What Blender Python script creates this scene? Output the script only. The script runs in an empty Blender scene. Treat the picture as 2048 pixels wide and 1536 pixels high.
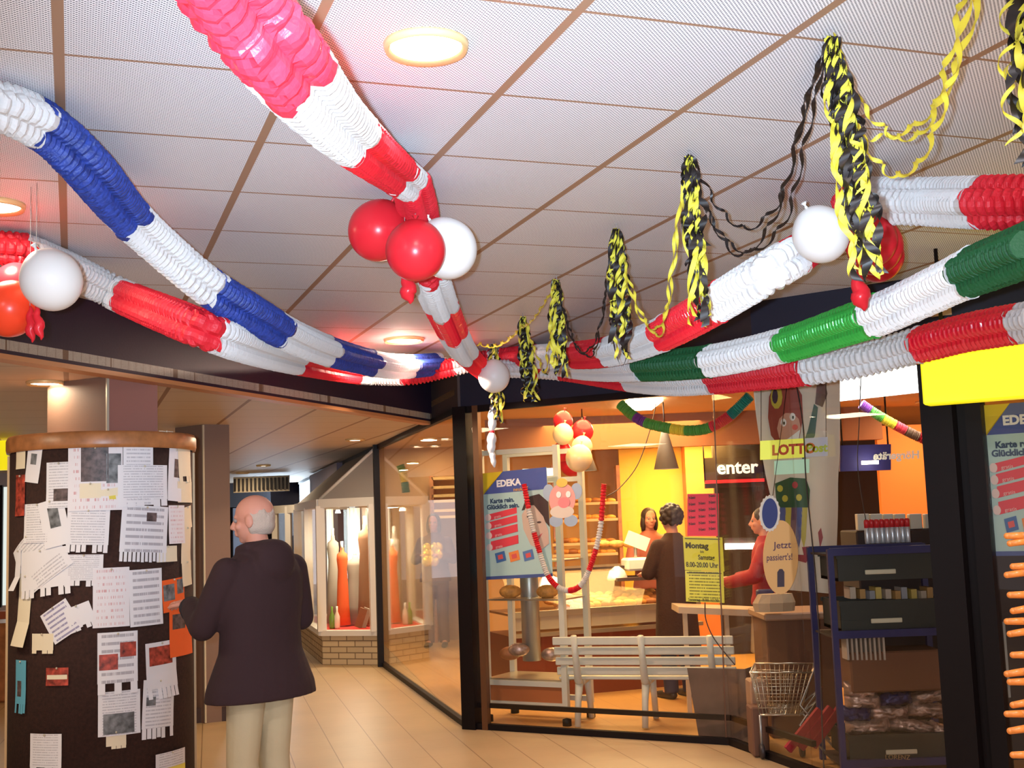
import bpy, math, random
from mathutils import Vector, Matrix, noise
random.seed(7)
R_=math.radians; PI=math.pi
col=bpy.context.scene.collection
# ------------------------------------------------------------------ camera
FPX=2400.0; TH=math.atan(268/FPX); RO=R_(2.1); EYE=1.6
Fv=Vector((0,math.cos(TH),math.sin(TH))); R0=Vector((1,0,0)); U0=Vector((0,-math.sin(TH),math.cos(TH)))
Rv=R0*math.cos(RO)-U0*math.sin(RO); Uv=U0*math.cos(RO)+R0*math.sin(RO); CAM=Vector((0,0,EYE))
cd=bpy.data.cameras.new('camera'); cam=bpy.data.objects.new('camera',cd); col.objects.link(cam)
cd.sensor_width=36; cd.lens=FPX/2048*36; cd.clip_start=.05; cd.clip_end=200
m4=Matrix((Rv,Uv,-Fv)).transposed().to_4x4(); m4.translation=CAM; cam.matrix_world=m4
sc=bpy.context.scene; sc.camera=cam
def ray(x,y): return Fv+Rv*((x-1024)/FPX)-Uv*((y-768)/FPX)
def PZ(x,y,z): d=ray(x,y); return CAM+d*((z-EYE)/d.z)
def P(x,y,Y): d=ray(x,y); return CAM+d*(Y/d.y)
def PW(x,y,a,b):
    t=Vector((b[0]-a[0],b[1]-a[1])); n=Vector((-t.y,t.x)); d=ray(x,y)
    return CAM+d*((n.x*a[0]+n.y*a[1])/(n.x*d.x+n.y*d.y))
def PR(p):
    d=p-CAM; k=d.dot(Fv); return 1024+FPX*d.dot(Rv)/k, 768-FPX*d.dot(Uv)/k
# ------------------------------------------------------------------ world, lights, exposure
w=bpy.data.worlds.new('world'); sc.world=w; w.use_nodes=True
w.node_tree.nodes['Background'].inputs[0].default_value=(1,.86,.86,1); w.node_tree.nodes['Background'].inputs[1].default_value=.68
vs=sc.view_settings; vs.view_transform='Standard'; vs.look='None'; vs.gamma=1; vs.exposure=0.36; vs.use_curve_mapping=False
def light(kind,name,loc,power,color,size=.2,target=None,spot=None):
    l=bpy.data.lights.new(name,kind); l.energy=power; l.color=color
    if kind=='AREA': l.size=size
    else: l.shadow_soft_size=size
    if spot: l.spot_size=R_(spot); l.spot_blend=1.0
    o=bpy.data.objects.new(name,l); col.objects.link(o); o.location=loc
    d=(Vector(target)-Vector(loc)) if target is not None else Vector((0,0,-1))
    o.rotation_euler=d.to_track_quat('-Z','Y').to_euler(); return o
# flash of the camera, left of and above the lens
light('SPOT','camera_flash',CAM+Vector((-.07,.0,.03)),1150,(.60,.79,1.0),.02,CAM+Vector((0.0,8,1.7)),60)
WARM=(1,.78,.52)
light('AREA','bakery_ceiling_light',(1.1,12.0,2.52),95,(1,.62,.22),1.6)
light('AREA','bakery_back_light',(2.0,13.6,2.40),75,(1,.66,.18),.8)
light('AREA','shop_entry_light',(.75,9.6,2.52),38,(1,.66,.28),.9)
light('AREA','shop_right_light',(4.4,11.4,2.55),40,(1,.50,.2),1.0)
light('AREA','daylight_at_passage_end',(-4.4,24.5,1.6),150,(.65,.82,1),2.2,(-4.0,10,1.2))
# ------------------------------------------------------------------ materials
def nod(m): return m.node_tree.nodes, m.node_tree.links
def mat(name,c,rough=.6,metal=0,emit=0,bump=0,bscale=60,var=0,vscale=8,sss=0,trans=0,spec=.5,ecol=None,coat=0):
    m=bpy.data.materials.new(name); m.use_nodes=True; N,L=nod(m); b=N['Principled BSDF']
    b.inputs['Base Color'].default_value=(*c,1); b.inputs['Roughness'].default_value=rough; b.inputs['Metallic'].default_value=metal
    b.inputs['Specular IOR Level'].default_value=spec
    if coat: b.inputs['Coat Weight'].default_value=coat
    if emit: b.inputs['Emission Color'].default_value=(*(ecol or c),1); b.inputs['Emission Strength'].default_value=emit
    if sss: b.inputs['Subsurface Weight'].default_value=sss; b.inputs['Subsurface Radius'].default_value=(.02,.01,.006)
    if var or bump:
        t=N.new('ShaderNodeTexCoord')
    if var:
        n=N.new('ShaderNodeTexNoise'); n.inputs['Scale'].default_value=vscale; n.inputs['Detail'].default_value=5; L.new(t.outputs['Object'],n.inputs['Vector'])
        r=N.new('ShaderNodeValToRGB'); L.new(n.outputs[0],r.inputs[0])
        r.color_ramp.elements[0].position=.3; r.color_ramp.elements[1].position=.7
        r.color_ramp.elements[0].color=(*[max(0,v*(1-var)) for v in c],1); r.color_ramp.elements[1].color=(*[min(1,v*(1+var)) for v in c],1)
        L.new(r.outputs[0],b.inputs['Base Color'])
    if bump:
        n=N.new('ShaderNodeTexNoise'); n.inputs['Scale'].default_value=bscale; n.inputs['Detail'].default_value=6; L.new(t.outputs['Object'],n.inputs['Vector'])
        bb=N.new('ShaderNodeBump'); bb.inputs['Strength'].default_value=bump; bb.inputs['Distance'].default_value=.01; L.new(n.outputs[0],bb.inputs['Height']); L.new(bb.outputs[0],b.inputs['Normal'])
    if trans:
        o=N['Material Output']; tr=N.new('ShaderNodeBsdfTranslucent'); tr.inputs[0].default_value=(*c,1)
        mx=N.new('ShaderNodeMixShader'); mx.inputs[0].default_value=trans; L.new(b.outputs[0],mx.inputs[1]); L.new(tr.outputs[0],mx.inputs[2]); L.new(mx.outputs[0],o.inputs[0])
    return m
def math_(N,L,op,a,b=None,c=None):
    n=N.new('ShaderNodeMath'); n.operation=op
    for i,v in enumerate((a,b,c)):
        if v is None: continue
        if isinstance(v,(int,float)): n.inputs[i].default_value=v
        else: L.new(v,n.inputs[i])
    return n.outputs[0]
def mixc(N,L,f,a,b):
    n=N.new('ShaderNodeMix'); n.data_type='RGBA'
    if isinstance(f,(int,float)): n.inputs[0].default_value=f
    else: L.new(f,n.inputs[0])
    for i,v in ((6,a),(7,b)):
        if isinstance(v,tuple): n.inputs[i].default_value=(*v,1)
        else: L.new(v,n.inputs[i])
    return n.outputs[2]
def grid_coords(N,L,az):
    t=N.new('ShaderNodeTexCoord'); s=N.new('ShaderNodeSeparateXYZ'); L.new(t.outputs['Object'],s.inputs[0])
    a=R_(az); x,y=s.outputs[0],s.outputs[1]
    n=math_(N,L,'ADD',math_(N,L,'MULTIPLY',x,math.cos(a)),math_(N,L,'MULTIPLY',y,math.sin(a)))
    u=math_(N,L,'ADD',math_(N,L,'MULTIPLY',x,-math.sin(a)),math_(N,L,'MULTIPLY',y,math.cos(a)))
    return n,u,t
def line_mask(N,L,c,off,sp,w):      # 1 on the line
    f=math_(N,L,'FRACT',math_(N,L,'ADD',math_(N,L,'DIVIDE',math_(N,L,'SUBTRACT',c,off),sp),100.5))
    return math_(N,L,'LESS_THAN',math_(N,L,'ABSOLUTE',math_(N,L,'SUBTRACT',f,.5)),w/sp/2)
def ceiling_mat(name,tile,line,dots,slats=False,rough=.55):
    m=bpy.data.materials.new(name); m.use_nodes=True; N,L=nod(m); b=N['Principled BSDF']; b.inputs['Roughness'].default_value=rough
    n,u,t=grid_coords(N,L,20.2)
    c=tile
    if dots:
        k=2*PI/.0125
        h=math_(N,L,'MULTIPLY',math_(N,L,'SINE',math_(N,L,'MULTIPLY',n,k)),math_(N,L,'SINE',math_(N,L,'MULTIPLY',u,k*1.02)))
        hole=math_(N,L,'GREATER_THAN',h,.24)
        c=mixc(N,L,hole,tile,(.14,.145,.18))
    if slats:
        sl=line_mask(N,L,u,0,.05,.006); c=mixc(N,L,math_(N,L,'MULTIPLY',sl,.35),tile,line)
    g1=line_mask(N,L,n,-.039,.6,.028); g2=line_mask(N,L,u,3.184,.6,.013 if not slats else .008)
    g=math_(N,L,'MAXIMUM',g1,g2)
    c2=mixc(N,L,g,c,line); L.new(c2,b.inputs['Base Color'])
    bp=N.new('ShaderNodeBump'); bp.inputs['Strength'].default_value=.5; bp.inputs['Distance'].default_value=.004; bp.invert=True
    L.new(g,bp.inputs['Height']); L.new(bp.outputs[0],b.inputs['Normal'])
    return m
def floor_mat(name,base,line):
    m=bpy.data.materials.new(name); m.use_nodes=True; N,L=nod(m); b=N['Principled BSDF']; b.inputs['Roughness'].default_value=.38
    n,u,t=grid_coords(N,L,14.3)
    g1=line_mask(N,L,n,.848,.305,.007); g2=line_mask(N,L,u,.1,.305,.003)
    tx=N.new('ShaderNodeTexNoise'); tx.inputs['Scale'].default_value=2.2; tx.inputs['Detail'].default_value=6; L.new(t.outputs['Object'],tx.inputs['Vector'])
    c=mixc(N,L,tx.outputs[0],tuple(v*.82 for v in base),tuple(min(1,v*1.15) for v in base))
    c=mixc(N,L,math_(N,L,'MULTIPLY',g2,.35),c,line); c=mixc(N,L,math_(N,L,'MULTIPLY',g1,.85),c,line)
    L.new(c,b.inputs['Base Color']); return m
def glass_mat(name='clear_glass',tint=(.97,.95,.90),k=1.0):
    m=bpy.data.materials.new(name); m.use_nodes=True; N,L=nod(m); N.remove(N['Principled BSDF']); o=N['Material Output']
    f=N.new('ShaderNodeFresnel'); ge=N.new('ShaderNodeNewGeometry'); L.new(math_(N,L,'SUBTRACT',1.5,math_(N,L,'MULTIPLY',ge.outputs['Backfacing'],1.5-1/1.5)),f.inputs[0])
    tr=N.new('ShaderNodeBsdfTransparent'); tr.inputs[0].default_value=(*tint,1)
    gl=N.new('ShaderNodeBsdfGlossy'); gl.inputs['Roughness'].default_value=.0; gl.inputs[0].default_value=(1,1,1,1)
    mx=N.new('ShaderNodeMixShader'); L.new(math_(N,L,'MULTIPLY',f.outputs[0],k),mx.inputs[0]); L.new(tr.outputs[0],mx.inputs[1]); L.new(gl.outputs[0],mx.inputs[2]); L.new(mx.outputs[0],o.inputs[0]); return m
def brick_mat():
    m=bpy.data.materials.new('pale_brick'); m.use_nodes=True; N,L=nod(m); b=N['Principled BSDF']; b.inputs['Roughness'].default_value=.8
    t=N.new('ShaderNodeUVMap'); br=N.new('ShaderNodeTexBrick'); L.new(t.outputs[0],br.inputs[0])
    br.inputs['Color1'].default_value=(.62,.47,.27,1); br.inputs['Color2'].default_value=(.52,.39,.22,1); br.inputs['Mortar'].default_value=(.2,.13,.07,1)
    br.inputs['Scale'].default_value=1; br.inputs['Brick Width'].default_value=.21; br.inputs['Row Height'].default_value=.068; br.inputs['Mortar Size'].default_value=.006
    L.new(br.outputs[0],b.inputs['Base Color']); return m
def print_mat(name,paper,ink,rows=14,thr=.45,heavy=.8):
    m=bpy.data.materials.new(name); m.use_nodes=True; N,L=nod(m); b=N['Principled BSDF']; b.inputs['Roughness'].default_value=.7
    t=N.new('ShaderNodeUVMap'); s=N.new('ShaderNodeSeparateXYZ'); L.new(t.outputs[0],s.inputs[0])
    fr=math_(N,L,'FRACT',math_(N,L,'MULTIPLY',s.outputs[1],rows)); ln=math_(N,L,'LESS_THAN',math_(N,L,'ABSOLUTE',math_(N,L,'SUBTRACT',fr,.5)),.2)
    nz=N.new('ShaderNodeTexNoise'); nz.inputs['Scale'].default_value=1
    cb=N.new('ShaderNodeCombineXYZ'); L.new(math_(N,L,'MULTIPLY',s.outputs[0],38),cb.inputs[0]); L.new(math_(N,L,'MULTIPLY',math_(N,L,'FLOOR',math_(N,L,'MULTIPLY',s.outputs[1],rows)),7.3),cb.inputs[1]); L.new(cb.outputs[0],nz.inputs['Vector'])
    wd=math_(N,L,'GREATER_THAN',nz.outputs[0],thr)
    mg=math_(N,L,'MULTIPLY',math_(N,L,'GREATER_THAN',s.outputs[0],.1),math_(N,L,'LESS_THAN',s.outputs[0],.9))
    f=math_(N,L,'MULTIPLY',math_(N,L,'MULTIPLY',ln,wd),math_(N,L,'MULTIPLY',mg,heavy))
    L.new(mixc(N,L,f,paper,ink),b.inputs['Base Color']); return m
M={}
M['ceil']=ceiling_mat('perforated_ceiling_tile',(.92,.90,.93),(.36,.21,.13),True)
M['ceil_low']=ceiling_mat('passage_ceiling_panel',(.62,.52,.40),(.26,.15,.08),False,True)
M['floor']=floor_mat('tan_floor_tile',(.43,.30,.165),(.17,.09,.04))
M['floor_shop']=floor_mat('orange_shop_floor',(.55,.29,.09),(.4,.2,.07))
M['glass']=glass_mat(k=.85); M['glass_front']=glass_mat('coated_glass',(.95,.93,.90),.45)
M['beam']=mat('dark_aubergine_paint',(.016,.005,.020),.6,bump=.1,bscale=90)
M['navy']=mat('dark_navy_paint',(.006,.005,.018),.6)
M['brownface']=mat('brown_fascia',(.05,.026,.022),.7)
M['post']=mat('near_black_brown_metal',(.006,.003,.003),.5,spec=.2)
M['bronze']=mat('bronze_aluminium_trim',(.14,.06,.025),.4,.4)
M['orangetrim']=mat('orange_wood_trim',(.55,.24,.09),.45)
M['white_paint']=mat('cream_white_paint',(.80,.74,.64),.4)
M['grey_metal']=mat('grey_metal',(.38,.38,.36),.35,.6)
M['cork']=mat('dark_brown_cork',(.035,.012,.008),.9,bump=.3,bscale=200,var=.35,vscale=60)
M['woodrim']=mat('varnished_wood',(.42,.17,.06),.35,var=.25,vscale=14)
M['woodlath']=mat('light_wood_lath',(.70,.48,.25),.5)
M['pillar']=mat('brown_pillar_laminate',(.20,.12,.085),.6,bump=.06,bscale=150)
M['pillar2']=mat('reddish_pillar_laminate',(.30,.11,.075),.6)
M['pin']=mat('pale_metal_edge',(.6,.55,.42),.4,.3)
M['red_crepe']=mat('red_crepe_paper',(.74,.018,.035),.5,trans=.25,bump=.25,bscale=120)
M['pink_crepe']=mat('bright_red_crepe_paper',(.86,.045,.09),.4,trans=.35,bump=.2,bscale=90,coat=.3)
M['white_crepe']=mat('white_crepe_paper',(.74,.72,.71),.6,trans=.25,bump=.25,bscale=120)
M['blue_crepe']=mat('blue_crepe_paper',(.018,.045,.27),.5,trans=.15,bump=.3,bscale=120,var=.4,vscale=40)
M['green_crepe']=mat('dark_green_crepe_paper',(.005,.10,.028),.55,trans=.15,bump=.3,bscale=120)
M['green_foil']=mat('bright_green_foil_paper',(.04,.42,.06),.25,metal=.25)
M['red_foil']=mat('glossy_red_foil_paper',(.74,.012,.03),.2,coat=.6)
M['white_foil']=mat('glossy_white_foil_paper',(.78,.76,.74),.3,coat=.3)
M['red_balloon']=mat('red_balloon_rubber',(.62,.018,.028),.28,sss=.0,spec=.25)
M['orange_balloon']=mat('orange_red_balloon_rubber',(.85,.06,.02),.28,spec=.3)
M['white_balloon']=mat('white_balloon_rubber',(.72,.69,.66),.35,spec=.2)
M['cream_balloon']=mat('cream_balloon_rubber',(.75,.55,.33),.3)
M['yellow_ribbon']=mat('yellow_paper_streamer',(.86,.74,.07),.5,trans=.25)
M['black_ribbon']=mat('black_paper_streamer',(.012,.007,.006),.45)
M['string']=mat('grey_string',(.35,.3,.28),.7)
M['yellow_sign']=mat('yellow_lightbox',(.95,.86,.02),.4,emit=.55,ecol=(1,.86,.01))
M['lamp']=mat('lamp_diffuser',(1,.95,.85),.3,emit=30,ecol=(1,.93,.80))
M['lamp_s']=mat('small_lamp_diffuser',(1,.95,.85),.3,emit=12,ecol=(1,.9,.7))
M['lampring']=mat('brass_lamp_ring',(.85,.62,.3),.35,.3)
M['paper']=mat('white_paper',(.80,.80,.84),.7)
M['paper_y']=mat('cream_paper',(.82,.74,.55),.7)
M['paper_o']=mat('orange_paper',(.9,.13,.02),.6)
M['paper_b']=mat('light_blue_paper',(.12,.42,.58),.6)
M['paper_yl']=mat('yellow_note_paper',(.85,.72,.12),.6)
M['print']=print_mat('printed_white_paper',(.80,.80,.84),(.36,.36,.42),16,.42,.6)
M['print2']=print_mat('heading_print_paper',(.80,.80,.84),(.22,.2,.25),8,.40,.6)
M['print3']=print_mat('red_print_paper',(.80,.78,.82),(.55,.12,.14),9,.55,.6)
M['print4']=print_mat('handwritten_paper',(.78,.78,.84),(.12,.1,.3),7,.38,.7)
M['print_y']=print_mat('timetable_print',(.80,.78,.10),(.1,.1,.02),10,.42,.8)
M['photo_d']=mat('dark_photo_print',(.10,.07,.07),.5,var=.8,vscale=30)
M['photo_r']=mat('red_photo_print',(.35,.05,.03),.5,var=.8,vscale=30)
M['photo_g']=mat('grey_photo_print',(.16,.17,.18),.5,var=.7,vscale=25)
M['skin']=mat('skin',(.55,.24,.165),.5,sss=.05,spec=.3)
M['greyhair']=mat('short_grey_hair',(.46,.35,.28),.85,bump=.5,bscale=160)
M['darkhair']=mat('dark_brown_hair',(.03,.015,.012),.6,bump=.5,bscale=120)
M['jacket']=mat('dark_plum_jacket_cloth',(.026,.007,.008),.9,bump=.6,bscale=9)
M['cuff']=mat('black_knit',(.012,.008,.012),.9)
M['beige']=mat('beige_trouser_cloth',(.50,.40,.24),.8,bump=.25,bscale=20)
M['browncoat']=mat('dark_brown_coat',(.05,.02,.012),.9,bump=.4,bscale=60)
M['redshirt']=mat('dark_red_shirt',(.30,.012,.02),.8)
M['apron']=mat('beige_apron',(.45,.34,.22),.8)
M['jeans']=mat('dark_blue_trousers',(.03,.03,.07),.8)
M['bluejacket']=mat('blue_jacket',(.05,.12,.30),.8)
M['shoe']=mat('dark_leather',(.03,.02,.015),.5)
M['brick']=brick_mat()
M['slate']=mat('grey_roof_cladding',(.33,.29,.25),.6,bump=.1,bscale=50)
M['redfloor']=mat('red_felt',(.55,.03,.02),.9)
M['orangecloth']=mat('orange_red_dress_cloth',(.80,.13,.03),.8)
M['greycloth']=mat('grey_dress_cloth',(.33,.28,.22),.8)
M['browncloth']=mat('brown_dress_cloth',(.25,.12,.06),.8)
M['drape']=mat('white_curtain',(.85,.83,.74),.8)
M['greenglass']=mat('green_bottle_glass',(.15,.32,.05),.15)
M['yellowwall']=mat('bright_yellow_wall',(.90,.56,.10),.7)
M['orangewall']=mat('orange_wall',(.85,.26,.06),.7)
M['tanwall']=mat('tan_wall',(.55,.32,.14),.7)
M['brownwall']=mat('brown_fascia_board',(.30,.12,.05),.6)
M['shopceil']=mat('warm_shop_ceiling',(.66,.42,.20),.7)
M['darkwall']=mat('dark_shop_wall',(.025,.012,.01),.7)
M['mallwall']=mat('dim_brown_wall',(.24,.15,.10),.7)
M['steel']=mat('brushed_steel',(.62,.55,.42),.28,.8)
M['counterfront']=mat('dark_red_counter',(.20,.045,.02),.35)
M['bread']=mat('golden_bread_crust',(.62,.27,.06),.6,bump=.4,bscale=50,var=.3,vscale=25)
M['bread2']=mat('dark_bread_crust',(.33,.12,.04),.6,bump=.4,bscale=50)
M['bench']=mat('pale_grey_bench_paint',(.58,.58,.50),.4)
M['bin']=mat('brown_grey_board',(.13,.085,.065),.55,var=.25,vscale=6)
M['bluerack']=mat('blue_rack_metal',(.008,.012,.10),.4)
M['crate']=mat('dark_plastic_crate',(.012,.018,.014),.5)
M['lightwood']=mat('orange_turned_wood',(.72,.22,.035),.4)
M['cardboard']=mat('cardboard',(.14,.06,.03),.8)
M['foil']=mat('crinkled_clear_bag',(.42,.30,.25),.12,metal=.6,bump=1.0,bscale=28,var=.5,vscale=14)
M['bluefoil']=mat('blue_printed_bag',(.02,.025,.12),.15,metal=.4,bump=1.0,bscale=28)
M['redcap']=mat('red_plastic',(.60,.02,.03),.35)
M['canwhite']=mat('silver_white_can',(.55,.57,.62),.25,.5)
M['cable']=mat('black_cable',(.03,.02,.02),.5)
M['cloth_white']=mat('white_banner_cloth',(.80,.75,.65),.8,trans=.3,bump=.1,bscale=10)
def flat(c,r=.6): 
    k='flat_%02d_%02d_%02d'%tuple(int(v*99) for v in c)
    if k not in M: M[k]=mat('ink_%d'%len(M),c,r)
    return M[k]
# ------------------------------------------------------------------ mesh builder
class MB:
    def __init__(s): s.v=[]; s.f=[]; s.uv={}; s.sm=[]
    def add(s,vs,fs,smooth=False,uvs=None):
        b=len(s.v); s.v+=[Vector(p) for p in vs]
        for i,f in enumerate(fs):
            s.f.append(tuple(b+j for j in f)); s.sm.append(smooth)
            if uvs: s.uv[len(s.f)-1]=uvs[i]
        return s
    def box(s,c,size,rot=0,M_=None,bev=0):
        x,y,z=[v/2 for v in size]; m=M_ or Matrix.Rotation(rot,3,'Z'); c=Vector(c)
        if bev:
            b=min(bev,x*.9,y*.9,z*.9); vs=[];
            for sx in(-1,1):
                for sy in(-1,1):
                    for sz in(-1,1):
                        vs+= [(sx*(x-b),sy*(y-b),sz*z),(sx*(x-b),sy*y,sz*(z-b)),(sx*x,sy*(y-b),sz*(z-b))]
            import bmesh
            bm=bmesh.new()
            for p in vs: bm.verts.new(p)
            r=bmesh.ops.convex_hull(bm,input=bm.verts); bm.verts.index_update()
            vv=[c+m@v.co for v in bm.verts]; ff=[tuple(v.index for v in f.verts) for f in bm.faces]; bm.free()
            return s.add(vv,ff)
        vs=[c+m@Vector((a*x,b*y,d*z)) for a in(-1,1) for b in(-1,1) for d in(-1,1)]
        return s.add(vs,[(0,1,3,2),(4,6,7,5),(0,4,5,1),(2,3,7,6),(0,2,6,4),(1,5,7,3)])
    def bar(s,a,b,w,h=None,up=(0,0,1)):
        a=Vector(a); b=Vector(b); h=h or w; d=(b-a).normalized(); u=Vector(up)
        if abs(d.dot(u))>.98: u=Vector((0,1,0))
        x=d.cross(u).normalized(); z=x.cross(d)
        m=Matrix((x,d,z)).transposed(); return s.box((a+b)/2,(w,(b-a).length,h),M_=m)
    def tube(s,path,r,seg=8,smooth=True,cap=True):
        path=[Vector(p) for p in path]; n=len(path); rs=r if isinstance(r,(list,tuple)) else [r]*n
        vs=[];x=None
        for i,p in enumerate(path):
            d=(path[min(i+1,n-1)]-path[max(i-1,0)]).normalized()
            if x is None: x=d.orthogonal().normalized()
            else: x=(x-d*x.dot(d)).normalized()
            y=d.cross(x)
            for k in range(seg):
                a=2*PI*k/seg; vs.append(p+(x*math.cos(a)+y*math.sin(a))*rs[i])
        fs=[(i*seg+k,i*seg+(k+1)%seg,(i+1)*seg+(k+1)%seg,(i+1)*seg+k) for i in range(n-1) for k in range(seg)]
        if cap: fs+=[tuple(range(seg))[::-1],tuple((n-1)*seg+k for k in range(seg))]
        return s.add(vs,fs,smooth)
    def lathe(s,prof,c=(0,0,0),seg=24,m=None,smooth=True,sx=1,sy=1):
        c=Vector(c); vs=[];fs=[]
        for r,z in prof:
            for k in range(seg):
                a=2*PI*k/seg; p=Vector((r*math.cos(a)*sx,r*math.sin(a)*sy,z)); vs.append(c+(m@p if m else p))
        for i in range(len(prof)-1):
            for k in range(seg): fs.append((i*seg+k,i*seg+(k+1)%seg,(i+1)*seg+(k+1)%seg,(i+1)*seg+k))
        if prof[0][0]>1e-5: fs.append(tuple(range(seg))[::-1])
        if prof[-1][0]>1e-5: fs.append(tuple((len(prof)-1)*seg+k for k in range(seg)))
        return s.add(vs,fs,smooth)
    def ell(s,c,r,seg=16,rings=10,m=None):
        if isinstance(r,(int,float)): r=(r,r,r)
        vs=[];fs=[]; c=Vector(c)
        for i in range(rings+1):
            t=PI*i/rings
            for k in range(seg):
                a=2*PI*k/seg; p=Vector((r[0]*math.sin(t)*math.cos(a),r[1]*math.sin(t)*math.sin(a),-r[2]*math.cos(t)))
                vs.append(c+(m@p if m else p))
        for i in range(rings):
            for k in range(seg): fs.append((i*seg+k,i*seg+(k+1)%seg,(i+1)*seg+(k+1)%seg,(i+1)*seg+k))
        return s.add(vs,fs,True)
    def loft(s,rings,seg=24,smooth=True):   # rings: (cx,cy,z,rx,ry)
        vs=[];fs=[]
        for cx,cy,z,rx,ry in rings:
            for k in range(seg):
                a=2*PI*k/seg; vs.append((cx+rx*math.cos(a),cy+ry*math.sin(a),z))
        for i in range(len(rings)-1):
            for k in range(seg): fs.append((i*seg+k,i*seg+(k+1)%seg,(i+1)*seg+(k+1)%seg,(i+1)*seg+k))
        fs+=[tuple(range(seg))[::-1],tuple((len(rings)-1)*seg+k for k in range(seg))]
        return s.add(vs,fs,smooth)
    def limb(s,pts):    # pts: (point, radius) rounded tapered chain
        for i,(p,r) in enumerate(pts): s.ell(p,r,14,10)
        for (p,r),(q,t) in zip(pts,pts[1:]):
            if (Vector(p)-Vector(q)).length>1e-4: s.tube([p,q],[r,t],14)
        return s
    def poly(s,pts,n,t):    # flat polygon with thickness t along n
        pts=[Vector(p) for p in pts]; n=Vector(n).normalized()*t; k=len(pts)
        return s.add(pts+[p+n for p in pts],[tuple(range(k)),tuple(range(2*k-1,k-1,-1))]+[(i,i+k,(i+1)%k+k,(i+1)%k) for i in range(k)])
    def build(s,name,m,parent=None,label=None,smooth_mod=None):
        off=Vector((0,0,0)) if parent is None else world_loc(parent)
        me=bpy.data.meshes.new(name); me.from_pydata([p-off for p in s.v],[],s.f)
        me.polygons.foreach_set('use_smooth',s.sm)
        if s.uv:
            ul=me.uv_layers.new(name='UVMap')
            for pi,u in s.uv.items():
                for li,c in zip(me.polygons[pi].loop_indices,u): ul.data[li].uv=c
        me.materials.append(m if not isinstance(m,str) else M[m]); me.validate(); me.update()
        o=bpy.data.objects.new(name,me); col.objects.link(o)
        if parent: o.parent=parent
        if label: o['label']=label
        return o
LOC={}
def world_loc(o):
    v=Vector((0,0,0))
    while o is not None: v+=Vector(o.location); o=o.parent
    return v
def tag(o,label,cat,group=None,kind=None):
    if label: o['label']=label
    if cat: o['category']=cat
    if group: o['group']=group
    if kind: o['kind']=kind
    return o
def thing(name,loc,label,cat,group=None,rz=0):
    o=bpy.data.objects.new(name,None); col.objects.link(o); o.location=loc; o.rotation_euler.z=rz; o.empty_display_size=.05
    return tag(o,label,cat,group)
def struct(name,mb,m,parent=None):
    o=mb.build(name,m,parent)
    if not parent: o['kind']='structure'
    return o
def clone(o,loc=None,parent=None,rz=None):
    c=o.copy(); col.objects.link(c); c.parent=parent
    if loc is not None: c.location=loc
    if rz is not None: c.rotation_euler.z=rz
    for ch in o.children: clone(ch,None,c)
    return c
def text_mb(txt,o,rx,up,size,depth=.001,align='LEFT',bold=0,sx=1.0):
    cu=bpy.data.curves.new('t','FONT'); cu.body=txt; cu.size=size; cu.align_x=align; cu.extrude=depth; cu.offset=bold; cu.resolution_u=3
    ob=bpy.data.objects.new('t',cu); me=bpy.data.meshes.new_from_object(ob)
    rx=Vector(rx).normalized(); up=Vector(up).normalized(); n=rx.cross(up); o=Vector(o)
    mb=MB(); mb.add([o+rx*v.co.x*sx+up*v.co.y+n*v.co.z for v in me.vertices],[tuple(p.vertices) for p in me.polygons])
    bpy.data.objects.remove(ob); bpy.data.meshes.remove(me); bpy.data.curves.remove(cu); return mb
class Sheet:   # a flat frame: origin lower-left, axes, size
    def __init__(s,ll,lr,ul):
        s.o=Vector(ll); s.x=Vector(lr)-s.o; s.y=Vector(ul)-s.o; s.w=s.x.length; s.h=s.y.length; s.rx=s.x.normalized(); s.up=s.y.normalized(); s.n=s.rx.cross(s.up).normalized()
    def p(s,u,v,k=0): return s.o+s.x*u+s.y*v+s.n*k
    def shape(s,pts,lay,m,name,parent,t=.0015,label=None):
        return MB().poly([s.p(u,v,lay) for u,v in pts],s.n,t).build(name,m,parent,label)
    def ell(s,cx,cy,rx,ry,n=24): return [(cx+rx*math.cos(2*PI*i/n),cy+ry*math.sin(2*PI*i/n)) for i in range(n)]
    def text(s,txt,u,v,size,lay,m,parent,align='LEFT',bold=0,sx=1,name='lettering',rot=0):
        rx=s.rx*math.cos(rot)+s.up*math.sin(rot); up=s.up*math.cos(rot)-s.rx*math.sin(rot)
        return text_mb(txt,s.p(u,v,lay),rx,up,size*s.h,.0008,align,bold,sx).build(name,m,parent)
RECT=[(0,0),(1,0),(1,1),(0,1)]
def rect(a,b,c,d): return [(a,b),(c,b),(c,d),(a,d)]
# ------------------------------------------------------------------ the setting
ZC=2.83; ZL=2.49
A=(-.44,9.5); B=(1.41,8.46); C2=(1.72,7.45); D=(2.20,6.32); E2=(4.2,4.9)
WJ=(-.72,10.55)                       # where left beam meets passage wall
ca=R_(14.8); CD=Vector((-math.sin(ca),math.cos(ca)))     # direction of the passage
def cor(t): return (A[0]+CD.x*t,A[1]+CD.y*t)
def wall(mb,a,b,z0,z1,t,off=0):
    a=Vector(a[:2]); b=Vector(b[:2]); d=(b-a).normalized(); n=Vector((-d.y,d.x)); a=a+n*off; b=b+n*off
    q=[a,b,b+n*t,a+n*t]; mb.add([(p.x,p.y,z) for z in(z0,z1) for p in q],[(3,2,1,0),(4,5,6,7),(0,1,5,4),(1,2,6,5),(2,3,7,6),(3,0,4,7)]); return mb
BL0=(-2.41,5.61); BLD=Vector((.331,.9437))
def bl(t): return (WJ[0]-BLD.x*t,WJ[1]-BLD.y*t)
def slab(pts,z,t): return MB().poly([(p[0],p[1],z) for p in pts],(0,0,1),t)
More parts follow.
